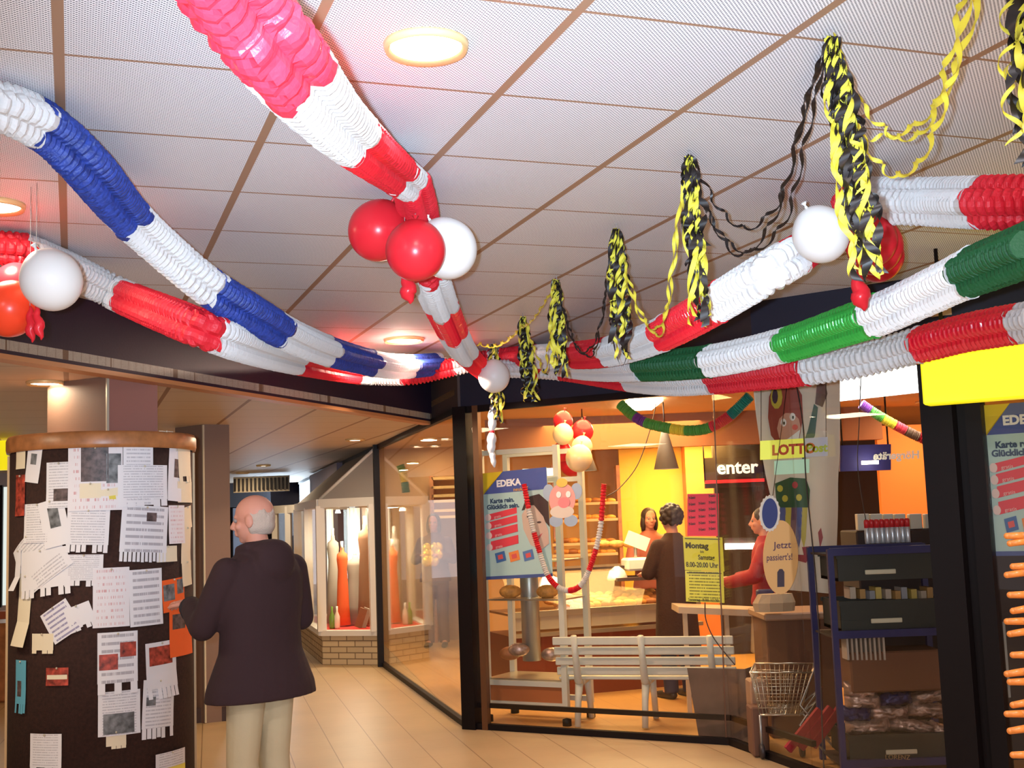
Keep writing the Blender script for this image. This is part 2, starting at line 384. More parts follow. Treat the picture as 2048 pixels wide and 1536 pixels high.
HF=[A,(1.05,8.66),(1.44,7.09),(2.05,6.62),(6,3.7)]
struct('ceiling',slab([bl(16),bl(0),A]+HF[1:]+[(6,-5),bl(16)][:1],ZC,.05),'ceil')
struct('ceiling',slab([bl(16.5),bl(0),cor(16.8),(-14,30),(-16,-4)],ZL,.05),'ceil_low')
struct('floor',MB().add([(-16,-5,0),(8,-5,0),(8,32,0),(-16,32,0)],[(0,1,2,3)]),'floor')
struct('floor',slab([cor(.05),A,B,C2,D,(8,2.2),(8,17),(-2,17)],.002,.004),'floor_shop')
b=MB(); wall(b,bl(16),bl(-.05),ZL-.02,ZC,.09); struct('wall_left',b,'beam')
b=MB(); wall(b,bl(16),bl(-.02),ZL-.045,ZL-.02,.10,-.006); struct('trim_1',b,'orangetrim')
b=MB()
for p,q in zip(HF,HF[1:]): wall(b,p,q,ZL,ZC,.10)
struct('wall_front',b,'navy')
b=MB(); wall(b,cor(1.15),cor(-.02),ZL,ZC,.08); struct('wall_passage',b,'brownface')
struct('trim_2',slab([A,(1.05,8.66),(1.44,7.09),(2.05,6.62),(6,3.7),(6,4.6),E2,D,C2,B,A][:-1],ZL-.012,.012),'brownface')
# posts
b=MB(); b.box((A[0]+.045,A[1],ZL/2),(.12,.14,ZL),R_(-30)); struct('trim_3',b,'post')
b=MB(); c=cor(4.36); b.box((c[0]-.03,c[1],ZL/2),(.065,.07,ZL),R_(15)); struct('trim_4',b,'post')
b=MB(); b.box((D[0]+.06,D[1]-.02,ZL/2),(.16,.26,ZL),R_(-35)); struct('trim_5',b,'post')
b=MB(); b.box((D[0]+.19,D[1]-.12,ZL/2),(.08,.10,ZL),R_(-35)); struct('trim_5',b,'post')
b=MB(); b.box((D[0]+.125,D[1]-.06,ZL/2),(.12,.08,ZL-.02),R_(-35)); struct('door_1',b,'post')
b=MB(); b.box((A[0]+.15,A[1]-.085,ZL/2),(.05,.05,ZL),R_(-30)); struct('trim_6',b,'bronze')
# glass fronts with their rails
def front(n,a,b_,rails=(.0,),seams=()):
    g=MB(); wall(g,a,b_,.03,ZL-.02,.008); struct('window_%d'%n,g,'glass' if n>4 else 'glass_front')
    r=MB(); wall(r,a,b_,.0,.045,.05,-.02); wall(r,a,b_,ZL-.05,ZL,.05,-.02)
    for z in rails[1:]: wall(r,a,b_,z,z+.035,.03,.012)
    for t in seams:
        pa=Vector(a)+(Vector(b_)-Vector(a))*t; r.box((pa.x,pa.y,ZL/2),(.008,.02,ZL-.04),math.atan2(b_[1]-a[1],b_[0]-a[0]))
    struct('trim_%d'%(n+6),r,'post')
front(1,A,B,(0,.16)); front(2,B,C2,(0,.16)); front(3,C2,D,(0,)); front(4,D,E2)
front(5,cor(16),cor(4.65)); front(6,cor(4.6),cor(.06))
b=MB(); pa=PW(1427,790,A,B); pb=PW(1437,1200,A,B); b.bar((pb.x,pb.y+.0,.05),(pa.x,pa.y,ZL-.04),.008,.012); struct('trim_13',b,'bronze')
# shop shell
b=MB(); wall(b,(9,16.5),(-2.15,16.5),0,2.7,.1); struct('wall_back',b,'tanwall')
struct('ceiling',slab([cor(.1),(A[0]+.1,A[1]+.1),(B[0]+.05,B[1]+.1),(C2[0]+.1,C2[1]),(D[0]+.1,D[1]+.1),(9,2.8),(9,16.5),cor(7.5)],2.60,.05),'shopceil')
b=MB(); wall(b,cor(11.6),cor(7.4),0,2.45,.08,-.14); struct('wall_passage',b,mat('mauve_grey_wall',(.16,.12,.15),.7))
b=MB(); wall(b,(8.5,16),(8.5,2),0,2.7,.1); struct('wall_right',b,'mallwall')
# mall surroundings on the left and at the far end
b=MB(); wall(b,(-7.2,2),(-7.2,22),0,2.6,.1); struct('wall_left',b,'mallwall')
b=MB(); wall(b,(-7.2,26.5),(0,26.5),0,2.6,.1); struct('wall_far',b,mat('glowing_street_wall',(.55,.66,.80),.8,emit=.12,ecol=(.45,.65,1)))  # daylight on the far wall is put in as a faint bluish glow
b=MB(); wall(b,cor(16.2),(-7.2,22.5),2.02,ZL,.2); struct('wall_far',b,'navy')
b=MB(); wall(b,cor(16.2),cor(7.6),2.28,ZL,.1,.012); struct('trim_14',b,'navy')
# ------------------------------------------------------------------ recessed lamps
def lamp(pos,r,label,power,group,m='lamp',deep=.0,colr=WARM):
    t=thing('ceiling_lamp',pos,label,'ceiling lamp',group); x,y,z=pos
    MB().lathe([(r*.86,z-.006),(r,z-.022),(r*1.04,z-.012),(r*1.06,z)],(x,y,0),40).build('lamp_ring','lampring',t)
    MB().lathe([(0,z-.016),(r*.6,z-.015),(r*.87,z-.010),(r*.87,z-.002),(0,z-.002)],(x,y,0),40).build('diffuser',m,t)
    if power:
        l=light('AREA','lamp_light',(x,y,z-.03),power,colr,r*1.6); l.data.shape='DISK'; l.parent=t; l.location=(0,0,-.03)
    return t
p=PZ(852,88,ZC); lamp(p,.105,'large glowing recessed ceiling lamp above the red and white garland',9,'recessed lamps in the perforated ceiling',colr=(1,.9,.75))
p=PZ(-12,408,ZC); lamp(p,.105,'glowing recessed ceiling lamp cut by the left edge of the view',10,'recessed lamps in the perforated ceiling',colr=(1,.8,.55))
p=PZ(808,678,ZC); lamp(p,.13,'glowing recessed ceiling lamp behind the balloons, near the garland knot',60,'recessed lamps in the perforated ceiling',colr=(1,.72,.55))
for i,(x,y) in enumerate(((-1.9,1.6),(1.1,1.3),(2.7,2.6),(2.2,-.6),(-.5,-.9))):  # added fill lamps, bounce light off the floor onto the ceiling
    lamp((x,y,ZC),.105,['added fill lamp in the ceiling, left above the camera position','added fill lamp in the ceiling, right above the camera position','added fill lamp in the ceiling near the right-hand door','added fill lamp in the ceiling behind the camera position at right','added fill lamp in the ceiling behind the camera position at left'][i],42,'recessed lamps in the perforated ceiling',colr=(.95,.92,1))
for q,lb in (((710,878),'bright round passage ceiling lamp in front of the display bay roof'),((527,930),'round passage ceiling lamp above the dark cross beam, right of two'),((485,945),'small round passage ceiling lamp left of two above the bald man'),((90,763),'flat ceiling lamp above the notice column, beside the square pillar')):
    p=PZ(*q,ZL); lamp(p,.10,lb,16 if q[0]!=90 else 2.5,'recessed lamps in the passage ceiling','lamp_s')
for q,lb in (((890,875),'round lamp seen through the passage glass, nearest of three beside the dark post'),((886,905),'round lamp seen through the passage glass, middle of three beside the dark post'),((896,936),'round lamp seen through the passage glass, farthest of three beside the dark post')):
    p=PZ(*q,2.6); lamp((p.x,min(p.y,15.8),2.6),.09,lb,6,'lamps in the shop ceiling behind the passage glass','lamp_s')
light('AREA','passage_ceiling_light',(-1.5,8.8,2.40),20,WARM,.5); light('AREA','passage_ceiling_light_front',(-3.4,5.5,2.40),20,WARM,.5)
# ------------------------------------------------------------------ garlands
def catmull(pts,n):
    out=[]
    for i in range(len(pts)-1):
        p0=pts[max(i-1,0)];p1=pts[i];p2=pts[i+1];p3=pts[min(i+2,len(pts)-1)]
        for k in range(n):
            t=k/n; out.append(.5*((2*p1)+(p2-p0)*t+(2*p0-5*p1+4*p2-p3)*t*t+(3*p1-p0-3*p2+p3)*t*t*t))
    out.append(pts[-1]); return out
def garland(label,way,cuts,ymax=8.7,R=.075,pitch=.026,cat='garland',name='paper_garland',group='crepe paper garlands under the ceiling',lobes=4,zmax=ZC-.085):
    pts=[]
    for x,y,wp in way:
        Y=min(2*R*FPX/wp,ymax); p=P(x,y,Y)
        if p.z>zmax: p=PZ(x,y,zmax)
        if p.y>ymax: p=P(x,y,ymax)
        pts.append(Vector((p.x,p.y,p.z,wp*p.y/FPX/2)))
    d=catmull(pts,24); L=[0]
    for a,b_ in zip(d,d[1:]): L.append(L[-1]+(a.to_3d()-b_.to_3d()).length)
    step=pitch/5; n=int(L[-1]/step); smp=[];j=0
    for i in range(n+1):
        s_=i*step
        while j<len(L)-2 and L[j+1]<s_: j+=1
        t=(s_-L[j])/max(1e-9,L[j+1]-L[j]); smp.append(d[j].lerp(d[j+1],min(1,max(0,t))))
    seg=32; x=None; V_=[];
    for i,q in enumerate(smp):
        p=q.to_3d(); dr=(smp[min(i+1,n)].to_3d()-smp[max(i-1,0)].to_3d()).normalized()
        if x is None: x=dr.cross(Vector((0,0,1))).normalized()
        x=(x-dr*x.dot(dr)).normalized(); y=dr.cross(x); row=[]
        for k in range(seg):
            a=2*PI*k/seg; lob=abs(math.cos(lobes*a/2+.0)); odd=int((a*lobes/(2*PI))*2)%2
            ph=(i/5.0+(.5 if odd else 0))%1.0
            sc_=.62+.22*lob**.7+.20*(1-abs(2*ph-1))**.6*(.6+.4*lob)+.03*noise.noise(p*40+Vector((k,0,0)))
            row.append(p+(x*math.cos(a)+y*math.sin(a))*q.w*1.13*sc_+dr*(pitch*.5*lob*(sc_-.8)))
        V_.append(row)
    root=thing(name,smp[0].to_3d(),label,cat,group)
    cs=[]
    prj=[PR(q.to_3d()) for q in smp]
    for (cx,cy),cc in cuts:
        cs.append((min(range(n+1),key=lambda i:(prj[i][0]-cx)**2+(prj[i][1]-cy)**2),cc))
    cs[0]=(0,cs[0][1])
    for ci,(i0,cc) in enumerate(cs):
        i1=cs[ci+1][0] if ci+1<len(cs) else n
        if i1<=i0: continue
        mb=MB(); vs=[];fs=[]
        for i in range(i0,i1+1):
            vs+=V_[i]
        # scalloped ends: petals of this section reach over the next one
        if ci+1<len(cs):
            dr=(smp[min(i1+1,n)].to_3d()-smp[i1].to_3d()).normalized() if i1<n else Vector((0,0,0)); c0=smp[i1].to_3d()
            for k in range(seg):
                a=2*PI*k/seg; g=abs(math.cos(lobes*a/2)); v=V_[i1][k]
                vs[-seg+k]=c0+(v-c0)*1.05+dr*(.3*smp[i1].w*g)
        m_=i1-i0
        for i in range(m_):
            for k in range(seg): fs.append((i*seg+k,i*seg+(k+1)%seg,(i+1)*seg+(k+1)%seg,(i+1)*seg+k))
        fs+=[tuple(range(seg))[::-1],tuple(m_*seg+k for k in range(seg))]
        mb.add(vs,fs,False); mb.build(cc.split('_')[0].replace('pink','red')+'_section',cc,root)
    return root
W_,Rd,Pk,Bl,Gr='white_crepe','red_crepe','pink_crepe','blue_crepe','green_crepe'
garland('large red and white crepe garland sweeping down from the top edge to the middle balloons',
 [(405,-110,215),(470,0,195),(560,115,178),(650,225,140),(740,305,105),(815,362,78)],[((405,-100),Pk),((575,125),W_),((695,265),Rd),((785,345),W_)],R=.072,pitch=.045)
garland('red and white crepe garland hanging behind the middle balloons down to the knot',
 [(822,362,72),(835,420,75),(845,490,72),(862,560,70),(890,630,60),(925,700,50),(962,738,40)],[((822,362),Rd),((856,545),W_),((882,612),'red_foil'),((905,665),W_),((930,708),Rd)],pitch=.024)
garland('blue and white crepe garland crossing the left half of the ceiling',
 [(-60,200,92),(20,220,98),(100,262,104),(175,335,102),(250,425,90),(330,500,84),(420,575,80),(510,630,74),(600,680,64),(700,715,52),(790,733,45),(880,728,40)],
 [((-60,200),W_),((62,240),Bl),((255,425),W_),((415,570),Bl),((555,655),W_),((655,700),Bl),((742,727),W_),((820,733),Bl),((872,728),W_)],pitch=.026)
garland('red and white crepe garland below the blue one, passing the left balloons',
 [(-60,495,62),(40,500,64),(130,535,66),(240,590,68),(340,632,76),(430,668,78),(520,700,66),(620,728,50),(720,746,42),(820,750,38),(900,735,36),(965,720,34)],
 [((-60,495),Rd),((42,500),W_),((255,592),Rd),((420,665),W_),((590,722),Rd),((712,745),W_),((806,750),Rd),((905,735),W_)],ymax=8.6)
garland('red and white crepe garland rising from the knot to the right-hand balloons',
 [(958,722,36),(1030,715,40),(1110,712,46),(1200,706,54),(1290,682,62),(1380,638,74),(1480,578,82),(1560,530,84),(1610,498,76),(1690,440,66)],
 [((958,722),Rd),((975,720),W_),((1000,716),Rd),((1070,713),W_),((1150,710),Rd),((1215,704),W_),((1325,665),'red_foil'),((1435,605),'white_foil'),((1578,518),Rd)])
garland('white and red crepe garland running level from the right-hand balloons to the right edge',
 [(1692,412,62),(1715,400,80),(1790,402,86),(1880,404,90),(1970,405,98),(2080,404,102)],[((1692,412),Rd),((1715,400),W_),((1960,405),Rd)])
garland('green and white crepe garland, topmost of the two stacked at lower right',
 [(962,728,34),(1060,722,40),(1170,735,46),(1280,733,54),(1420,722,60),(1570,690,66),(1680,655,74),(1760,628,80),(1850,588,86),(1940,545,94),(2080,490,108)],
 [((962,728),W_),((1040,720),Gr),((1100,728),W_),((1285,733),Gr),((1415,722),'white_foil'),((1570,690),'green_foil'),((1745,632),'white_foil'),((1935,548),Gr)],pitch=.03)
garland('red and white crepe garland lowest at right, crossing the yellow sign',
 [(965,738,32),(1060,738,34),(1140,744,36),(1250,757,46),(1340,763,52),(1430,758,56),(1520,748,60),(1610,737,64),(1720,720,66),(1830,692,68),(1940,664,72),(2080,640,78)],
 [((965,738),W_),((1050,738),Rd),((1072,738),W_),((1115,742),Rd),((1258,758),W_),((1428,758),Rd),((1612,737),W_),((1830,692),'red_foil'),((2035,648),W_)],pitch=.028,ymax=8.5)
# ------------------------------------------------------------------ balloons
def balloon(x,y,dpx,Y,m,label,group,tilt=(0,0),cord=None,squash=1.06):
    c=P(x,y,Y); r=dpx/2*Y/FPX*1.04
    t=thing('balloon',c,label,'balloon',group)
    rot=(Matrix.Rotation(tilt[0],3,'X')@Matrix.Rotation(tilt[1],3,'Y'))
    prof=[]
    for i in range(25):
        a=PI*i/24; z=-math.cos(a)*r*squash; rr=math.sin(a)*r
        if z>0 : rr*=1-.10*(z/r)**2
        prof.append((max(rr,0.0001),z))
    MB().lathe(prof,c,40,rot).build('balloon_skin',m,t)
    kn=c+rot@Vector((0,0,r*squash)); MB().lathe([(.004,-.004),(.006,.004),(.003,.010),(.011,.022),(.008,.024),(0.0,.012)],kn,12,rot).build('knot',m,t)
    if cord: MB().tube([kn,kn*.5+cord*.5+Vector((0.004,0,0)),cord],.0015,6).build('cord','string',t)
    return t
g='balloons in the middle of the ceiling'; hk=PZ(826,360,ZC)
balloon(757,460,118,4.35,'red_balloon','red balloon behind and left in the middle bunch',g,(.3,.5),hk)
balloon(893,496,118,4.3,'white_balloon','white balloon at the right of the middle bunch',g,(.2,-.5),hk)
balloon(831,500,118,4.08,'red_balloon','red balloon at the front of the middle bunch',g,(-.25,0),hk)
def limp(x0,y0,x1,y1,Y,wpx,m,label,cat='balloon',group=None,name='deflated_balloon'):
    a=P(x0,y0,Y); b_=P(x1,y1,Y); t=thing(name,a,label,cat,group); n=12; w_=wpx*Y/FPX/2
    prof=[.15,.4,.55,.62,.7,.8,.9,1,.98,.85,.6,.35,.08]
    MB().tube([a.lerp(b_,i/n)+Vector((.004*math.sin(i*1.3),0,0)) for i in range(n+1)],[w_*q for q in prof],14).build('balloon_skin',m,t); MB().tube([a,Vector((a.x,a.y,ZC))],.0012,5).build('cord','string',t); return t
limp(812,540,820,608,4.3,34,'red_balloon','limp red balloon hanging under the middle bunch',group=g)
g='balloons at the left edge'
balloon(30,572,88,4.5,'red_balloon','dark red balloon half hidden behind the left white one',g,(0,.2))
balloon(20,617,108,4.2,'orange_balloon','orange red balloon cut by the left edge',g,(.3,.6))
balloon(102,559,118,4.1,'white_balloon','glowing white balloon at the left edge over the dark beam',g,(.2,-.4))
limp(60,612,64,685,4.15,22,'red_balloon','thin limp red balloon under the left white one',group=g); limp(72,612,82,680,4.1,22,'red_balloon','second thin limp red balloon right beside it, under the left white balloon',group=g)
g='balloons at the right'
balloon(1750,492,108,4.5,'red_balloon','red balloon at the right bunch, lower and behind',g,(.1,.3)) .location
balloon(1742,482,100,4.25,'red_balloon','red balloon at the right bunch, in front beside the black and yellow ribbons',g,(.3,.3))
balloon(1641,468,110,4.1,'white_balloon','white balloon at the right bunch behind black and yellow ribbons',g,(.3,-.5))
balloon(1757,512,98,4.75,'red_balloon','red balloon at the right bunch, peeking out underneath',g,(.1,.3))
limp(1712,545,1728,622,4.2,40,'red_balloon','limp red balloon hanging under the right bunch',group=g)
balloon(988,752,62,8.2,'white_balloon','small white balloon at the garland knot before the dark header','balloon at the knot',(.2,0))
limp(1070,700,1078,735,8.3,12,'green_crepe','limp dark green scrap at the knot',group=None) if False else None
# lace ball
c=P(484,680,5.35); t=thing('lace_ball',c,'pale blue lace ball hanging behind the white part of the left garland','decoration')
b=MB(); r=.098
for k in range(12):
    a=PI*k/12; b.tube([c+Vector((r*math.cos(a)*math.cos(q),r*math.sin(a)*math.cos(q),r*math.sin(q))) for q in [2*PI*i/28 for i in range(29)]],.0022,5)
b.build('meridian_threads',flat((.35,.55,.85)),t)
b=MB()
for k in range(-6,7):
    z=r*math.sin(k*PI/14); q_=r*math.cos(k*PI/14); b.tube([c+Vector((q_*math.cos(2*PI*i/28),q_*math.sin(2*PI*i/28),z)) for i in range(29)],.0022,5)
b.build('ring_threads',flat((.6,.75,.95)),t)
# ------------------------------------------------------------------ curled paper streamers
def ribbon(path,width,turns,phase,curl=0):
    d=catmull([Vector(p) for p in path],14); n=len(d); vs=[]
    for i,p in enumerate(d):
        dr=(d[min(i+1,n-1)]-d[max(i-1,0)]).normalized(); x=dr.orthogonal().normalized(); 
        x=dr.cross(Vector((.3,1,.2))).normalized(); y=dr.cross(x); t=i/(n-1)
        a=phase+turns*2*PI*t; off=(x*math.cos(a*1.0)+y*math.sin(a*1.0))*curl*min(1,t*4)
        wd=(x*math.cos(a+PI/2)*.9+y*math.sin(a+PI/2)*.9+dr*.25)
        vs+=[p+off-wd*width/2,p+off+wd*width/2]
    return vs,[(2*i,2*i+1,2*i+3,2*i+2) for i in range(n-1)]
def bunch(x,y,ylen,label,nr=12,wd=.017,lean=0,extra=0,spread=.03):
    nr=int(nr*1.7); wd=.0215; spread*=1.3
    top=PZ(x,y,ZC-.006); ln=(ylen-y)*top.y/FPX*1.0
    t=thing('streamer_bunch',top,label,'paper streamers','black and yellow paper streamer bunches')
    MB().tube([top+Vector((0,0,.005)),top+Vector((0.004,0,-.012)),top+Vector((-.003,0,-.03))],.0022,6).build('hook','string',t)
    for i in range(nr):
        rs=random.Random(i*31+int(x)); a=2*PI*i/nr+rs.random(); L_=ln*(1-.5*rs.random()**1.5) if i>1 else ln
        s_=spread*(.35+.65*rs.random()); dx,dy=math.cos(a)*s_,math.sin(a)*s_*.7
        pts=[top+Vector((dx*.25,dy*.25,-.015-.012*rs.random()))]
        for k in range(1,8):
            q=k/7; pts.append(top+Vector((dx*min(1,.3+q*1.4)+lean*q+.006*math.sin(k*2+i),dy*(.4+q),-.02-L_*q)))
        pts=[pts[0]]+pts[1:]
        mn='yellow_ribbon' if i%2==0 else 'black_ribbon'
        v,f=ribbon(pts,wd if i%2==0 else wd*1.45,ln*(2+7*rs.random()),rs.random()*6,.004+.012*rs.random()); MB().add(v,f,True).build('ribbon',mn,t,'yellow ribbon' if i%2==0 else 'black ribbon')
    for i in range(extra):   # small spring curls near the end
        rs=random.Random(i*7+int(x)); z0=-ln*(.35+.6*rs.random()); r=.018+.008*rs.random(); cx=(rs.random()-.5)*spread*1.6; b_=MB(); vs=[];fs=[]
        for k in range(40):
            a=k/40*2*PI*2; c=top+Vector((cx+lean*.7+r*math.cos(a),(k/40-.5)*.03,z0+r*math.sin(a))); vs+=[c,c+Vector((0,.013,0))]
        fs=[(2*k,2*k+1,2*k+3,2*k+2) for k in range(39)]; b_.add(vs,fs,True); b_.build('curl','yellow_ribbon' if i%2 else 'black_ribbon',t)
    return top
tops={}
for k,(x,y,yl,nr,lean,ex,sp,lb) in enumerate([(2040,-85,345,12,.0,4,.04,'hanging bunch of black and yellow paper streamers at the top right corner'),
  (1662,62,575,15,.05,5,.036,'longest hanging bunch of black and yellow streamers, in front of the right balloons'),
  (1377,303,655,14,.01,3,.030,'hanging bunch of black and yellow streamers ending on the red part of the rising garland'),
  (1232,450,715,13,.0,2,.030,'hanging bunch of black and yellow streamers ending on the white part of the rising garland'),
  (1112,553,752,13,.0,3,.032,'hanging bunch of black and yellow streamers with metallic tips beside the knot'),
  (1045,628,800,12,.03,4,.034,'short hanging bunch of black and yellow streamers before the dark header'),
  (988,684,842,11,.01,3,.040,'farthest hanging bunch of black and yellow streamers over the small white balloon')]):
    tops[k]=bunch(x,y,yl,lb,nr,.017,lean,ex,sp)
# one long black loop below the fourth bunch
def swag(pairs,m,label,wd=.016,turns=7,curl=.008,group='twisted paper streamers slung between the bunches'):
    t=None
    for i,pts in enumerate(pairs):
        pp=[P(*q) for q in pts]; pp=[q if q.z<ZC-.012 else PZ(pts[j][0],pts[j][1],ZC-.012) for j,q in enumerate(pp)]
        if t is None: t=thing('twisted_streamer',pp[0],label,'paper streamer',group)
        v,f=ribbon(pp,wd,turns,i*1.7,curl); MB().add(v,f,True).build('ribbon',m,t)
    return t
swag([[(1668,70,3.15),(1690,200,3.2),(1745,310,3.25),(1790,350,3.2),(1840,320,3.0),(1880,230,2.75),(1915,110,2.6),(1945,-60,2.35)],
      [(1672,80,3.15),(1705,180,3.2),(1760,250,3.2),(1800,275,3.15),(1850,255,3.0),(1905,150,2.75),(1960,-10,2.5),(1975,-60,2.35)],
      [(1665,75,3.15),(1685,210,3.3),(1720,270,3.25),(1790,268,3.2),(1860,225,3.0),(1890,140,2.8),(1925,0,2.6),(1940,-60,2.4)]],'yellow_ribbon','yellow twisted streamers slung from the longest bunch to the top right',.02,9,.008)
swag([[(1655,80,3.2),(1615,190,3.4),(1590,300,3.7),(1560,400,3.9),(1500,455,4.1),(1450,430,4.2),(1410,370,4.2),(1380,310,4.15)],
      [(1655,90,3.2),(1630,200,3.4),(1600,330,3.7),(1570,440,3.9),(1510,500,4.1),(1450,480,4.2),(1405,400,4.2),(1380,312,4.15)],
      [(1655,95,3.2),(1612,210,3.4),(1575,350,3.7),(1540,450,3.9),(1480,510,4.1),(1430,450,4.2),(1400,390,4.2),(1380,315,4.15)]],'black_ribbon','black twisted streamers slung between the longest bunch and the next one left',.016,9,.009)
swag([[(1374,320,4.15),(1358,430,4.3),(1345,560,4.4),(1325,640,4.6),(1300,655,4.8),(1270,610,4.9),(1245,520,5.0),(1235,455,5.1)],
      [(1372,330,4.15),(1350,470,4.3),(1335,600,4.4),(1320,670,4.6),(1290,640,4.8),(1262,570,4.9),(1244,500,5.0),(1236,460,5.1)]],'yellow_ribbon','yellow twisted streamers slung low over the rising garland',.015,9,.006)
swag([[(1232,465,5.1),(1220,530,5.2),(1210,600,5.3),(1195,680,5.4),(1180,712,5.6),(1150,690,5.8),(1130,630,5.9),(1114,560,6.0)],
      [(1230,470,5.1),(1213,560,5.2),(1205,630,5.3),(1185,690,5.4),(1160,700,5.6),(1140,660,5.8),(1125,610,5.9),(1114,565,6.0)]],'black_ribbon','black twisted streamers slung between two bunches left of the tall loop',.014,9,.006)
swag([[(1110,570,6.0),(1104,620,6.3),(1095,700,6.6),(1090,745,6.8),(1078,720,7.0),(1062,680,7.1),(1048,640,7.3)],
      [(1108,575,6.0),(1085,610,6.3),(1068,635,6.6),(1052,650,7.0),(1040,655,7.2)]],'yellow_ribbon','yellow twisted streamers slung beside the metallic tipped bunch',.018,7,.006)
swag([[(1042,655,7.3),(1020,675,7.6),(1000,688,7.9),(980,692,8.1),(960,688,8.2),(938,690,8.2)]],'yellow_ribbon','yellow twisted streamer running to the garland knot',.03,7,.008)
swag([[(1226,560,5.1),(1224,640,5.1),(1230,700,5.1),(1244,732,5.1),(1254,700,5.1),(1250,620,5.1),(1244,540,5.1)]],'black_ribbon','black loop of streamer hanging under a bunch on the white garland',.008,1,.0)
# white limp figure on a string below the knot
t=thing('limp_balloon_string',P(986,790,8.3),'limp white balloons tied on a string hanging before the shop glass','balloon string')
MB().tube([P(984,780,8.3),P(985,830,8.3)],.006,6).build('cord','white_crepe',t)
for (x0,y0,x1,y1,wp) in ((986,815,984,866,20),(984,862,982,912,20),(983,900,989,935,13)):
    a=P(x0,y0,8.3); b_=P(x1,y1,8.3)
    MB().tube([a.lerp(b_,i/8) for i in range(9)],[wp*8.3/FPX/2*q for q in (.3,.7,.95,1,.8,.9,.8,.5,.2)],12).build('limp_balloon','white_balloon',t)
MB().lathe([(.018,-.01),(.02,0),(.016,.01)],P(984,864,8.3),12).build('red_tie','red_crepe',t)
# ------------------------------------------------------------------ notice column
CX=P(206,1300,6.95); CX=Vector((CX.x,CX.y,0)); CR=.50
root=thing('notice_column',CX,'round dark brown notice column covered with pinned papers, wooden rim on top','notice column')
MB().lathe([(CR,.0),(CR,2.06)],CX,96).build('cork_surface','cork',root)
MB().lathe([(CR,2.06),(CR+.018,2.06),(CR+.022,2.08),(CR+.022,2.13),(CR+.012,2.15),(CR-.05,2.15)],CX,96).build('wooden_rim','woodrim',root)
for an in (14,-160):   # light laths on the sides
    a=R_(an); MB().box(CX+Vector((math.cos(a)*(CR+.006),math.sin(a)*(CR+.006),1.05)),(.012,.03,2.0),a).build('edge_lath','woodlath',root)
t=thing('square_pillar',(CX.x,CX.y+.05,2.15),'square brown and reddish pillar standing above the notice column','pillar')
pa=PZ(215,752,ZL); q0=Vector((pa.x,pa.y,0))
e1=Vector((math.cos(R_(28)),math.sin(R_(28)),0)); e2=Vector((-math.sin(R_(28)),math.cos(R_(28)),0))
q1=P(315,800,pa.y+.15); q1.z=0; q2=P(95,800,pa.y+.25); q2.z=0; q3=q1+q2-q0
for nm,pp,m in(('left_face',(q2,q0,q3),'pillar'),('right_face',(q0,q1,q3),'pillar2')):
    MB().add([Vector((p.x,p.y,z)) for z in(2.15,ZL) for p in pp],[(0,1,4,3),(1,2,5,4),(2,0,3,5),(2,1,0),(3,4,5)]).build(nm,m,t)
MB().box((q0.x,q0.y,2.32),(.014,.014,.34),R_(45)).build('metal_edge','pin',t)
q=PZ(425,1440,0); Yp=q.y+.25; pw=.30*1.0
t=thing('square_pillar',(P(430,1200,10.4).x,10.5,0),'tall square brown pillar from floor to ceiling behind the bald man','pillar')
fa=P(409,1200,10.2); fb=P(462,1200,10.33); fc=P(352,1200,10.45); fa.z=fb.z=fc.z=0; fd=fb+fc-fa
for nm,pp,m in(('left_face',(fc,fa,fd),'pillar'),('right_face',(fa,fb,fd),'pillar')):
    MB().add([Vector((p.x,p.y,z)) for z in(0,ZL) for p in pp],[(0,1,4,3),(1,2,5,4),(2,0,3,5),(2,1,0),(3,4,5)]).build(nm,m,t)
MB().box((fa.x,fa.y,ZL/2),(.014,.014,ZL-.01),R_(45)).build('metal_edge','pin',t)
MB().box(((fa.x+fd.x)/2,(fa.y+fd.y)/2,.06),(.52,.30,.12),R_(14)).build('plinth','brownface',t)
def cyl_hit(x,y):
    d=ray(x,y); a=d.x*d.x+d.y*d.y; ox,oy=CAM.x-CX.x,CAM.y-CX.y; b_=2*(ox*d.x+oy*d.y); c=ox*ox+oy*oy-CR*CR
    ds=b_*b_-4*a*c
    if ds<0: ds=0
    t=(-b_-math.sqrt(ds))/(2*a); p=CAM+d*t; return math.atan2(p.y-CX.y,p.x-CX.x),p.z
LAY=[0]
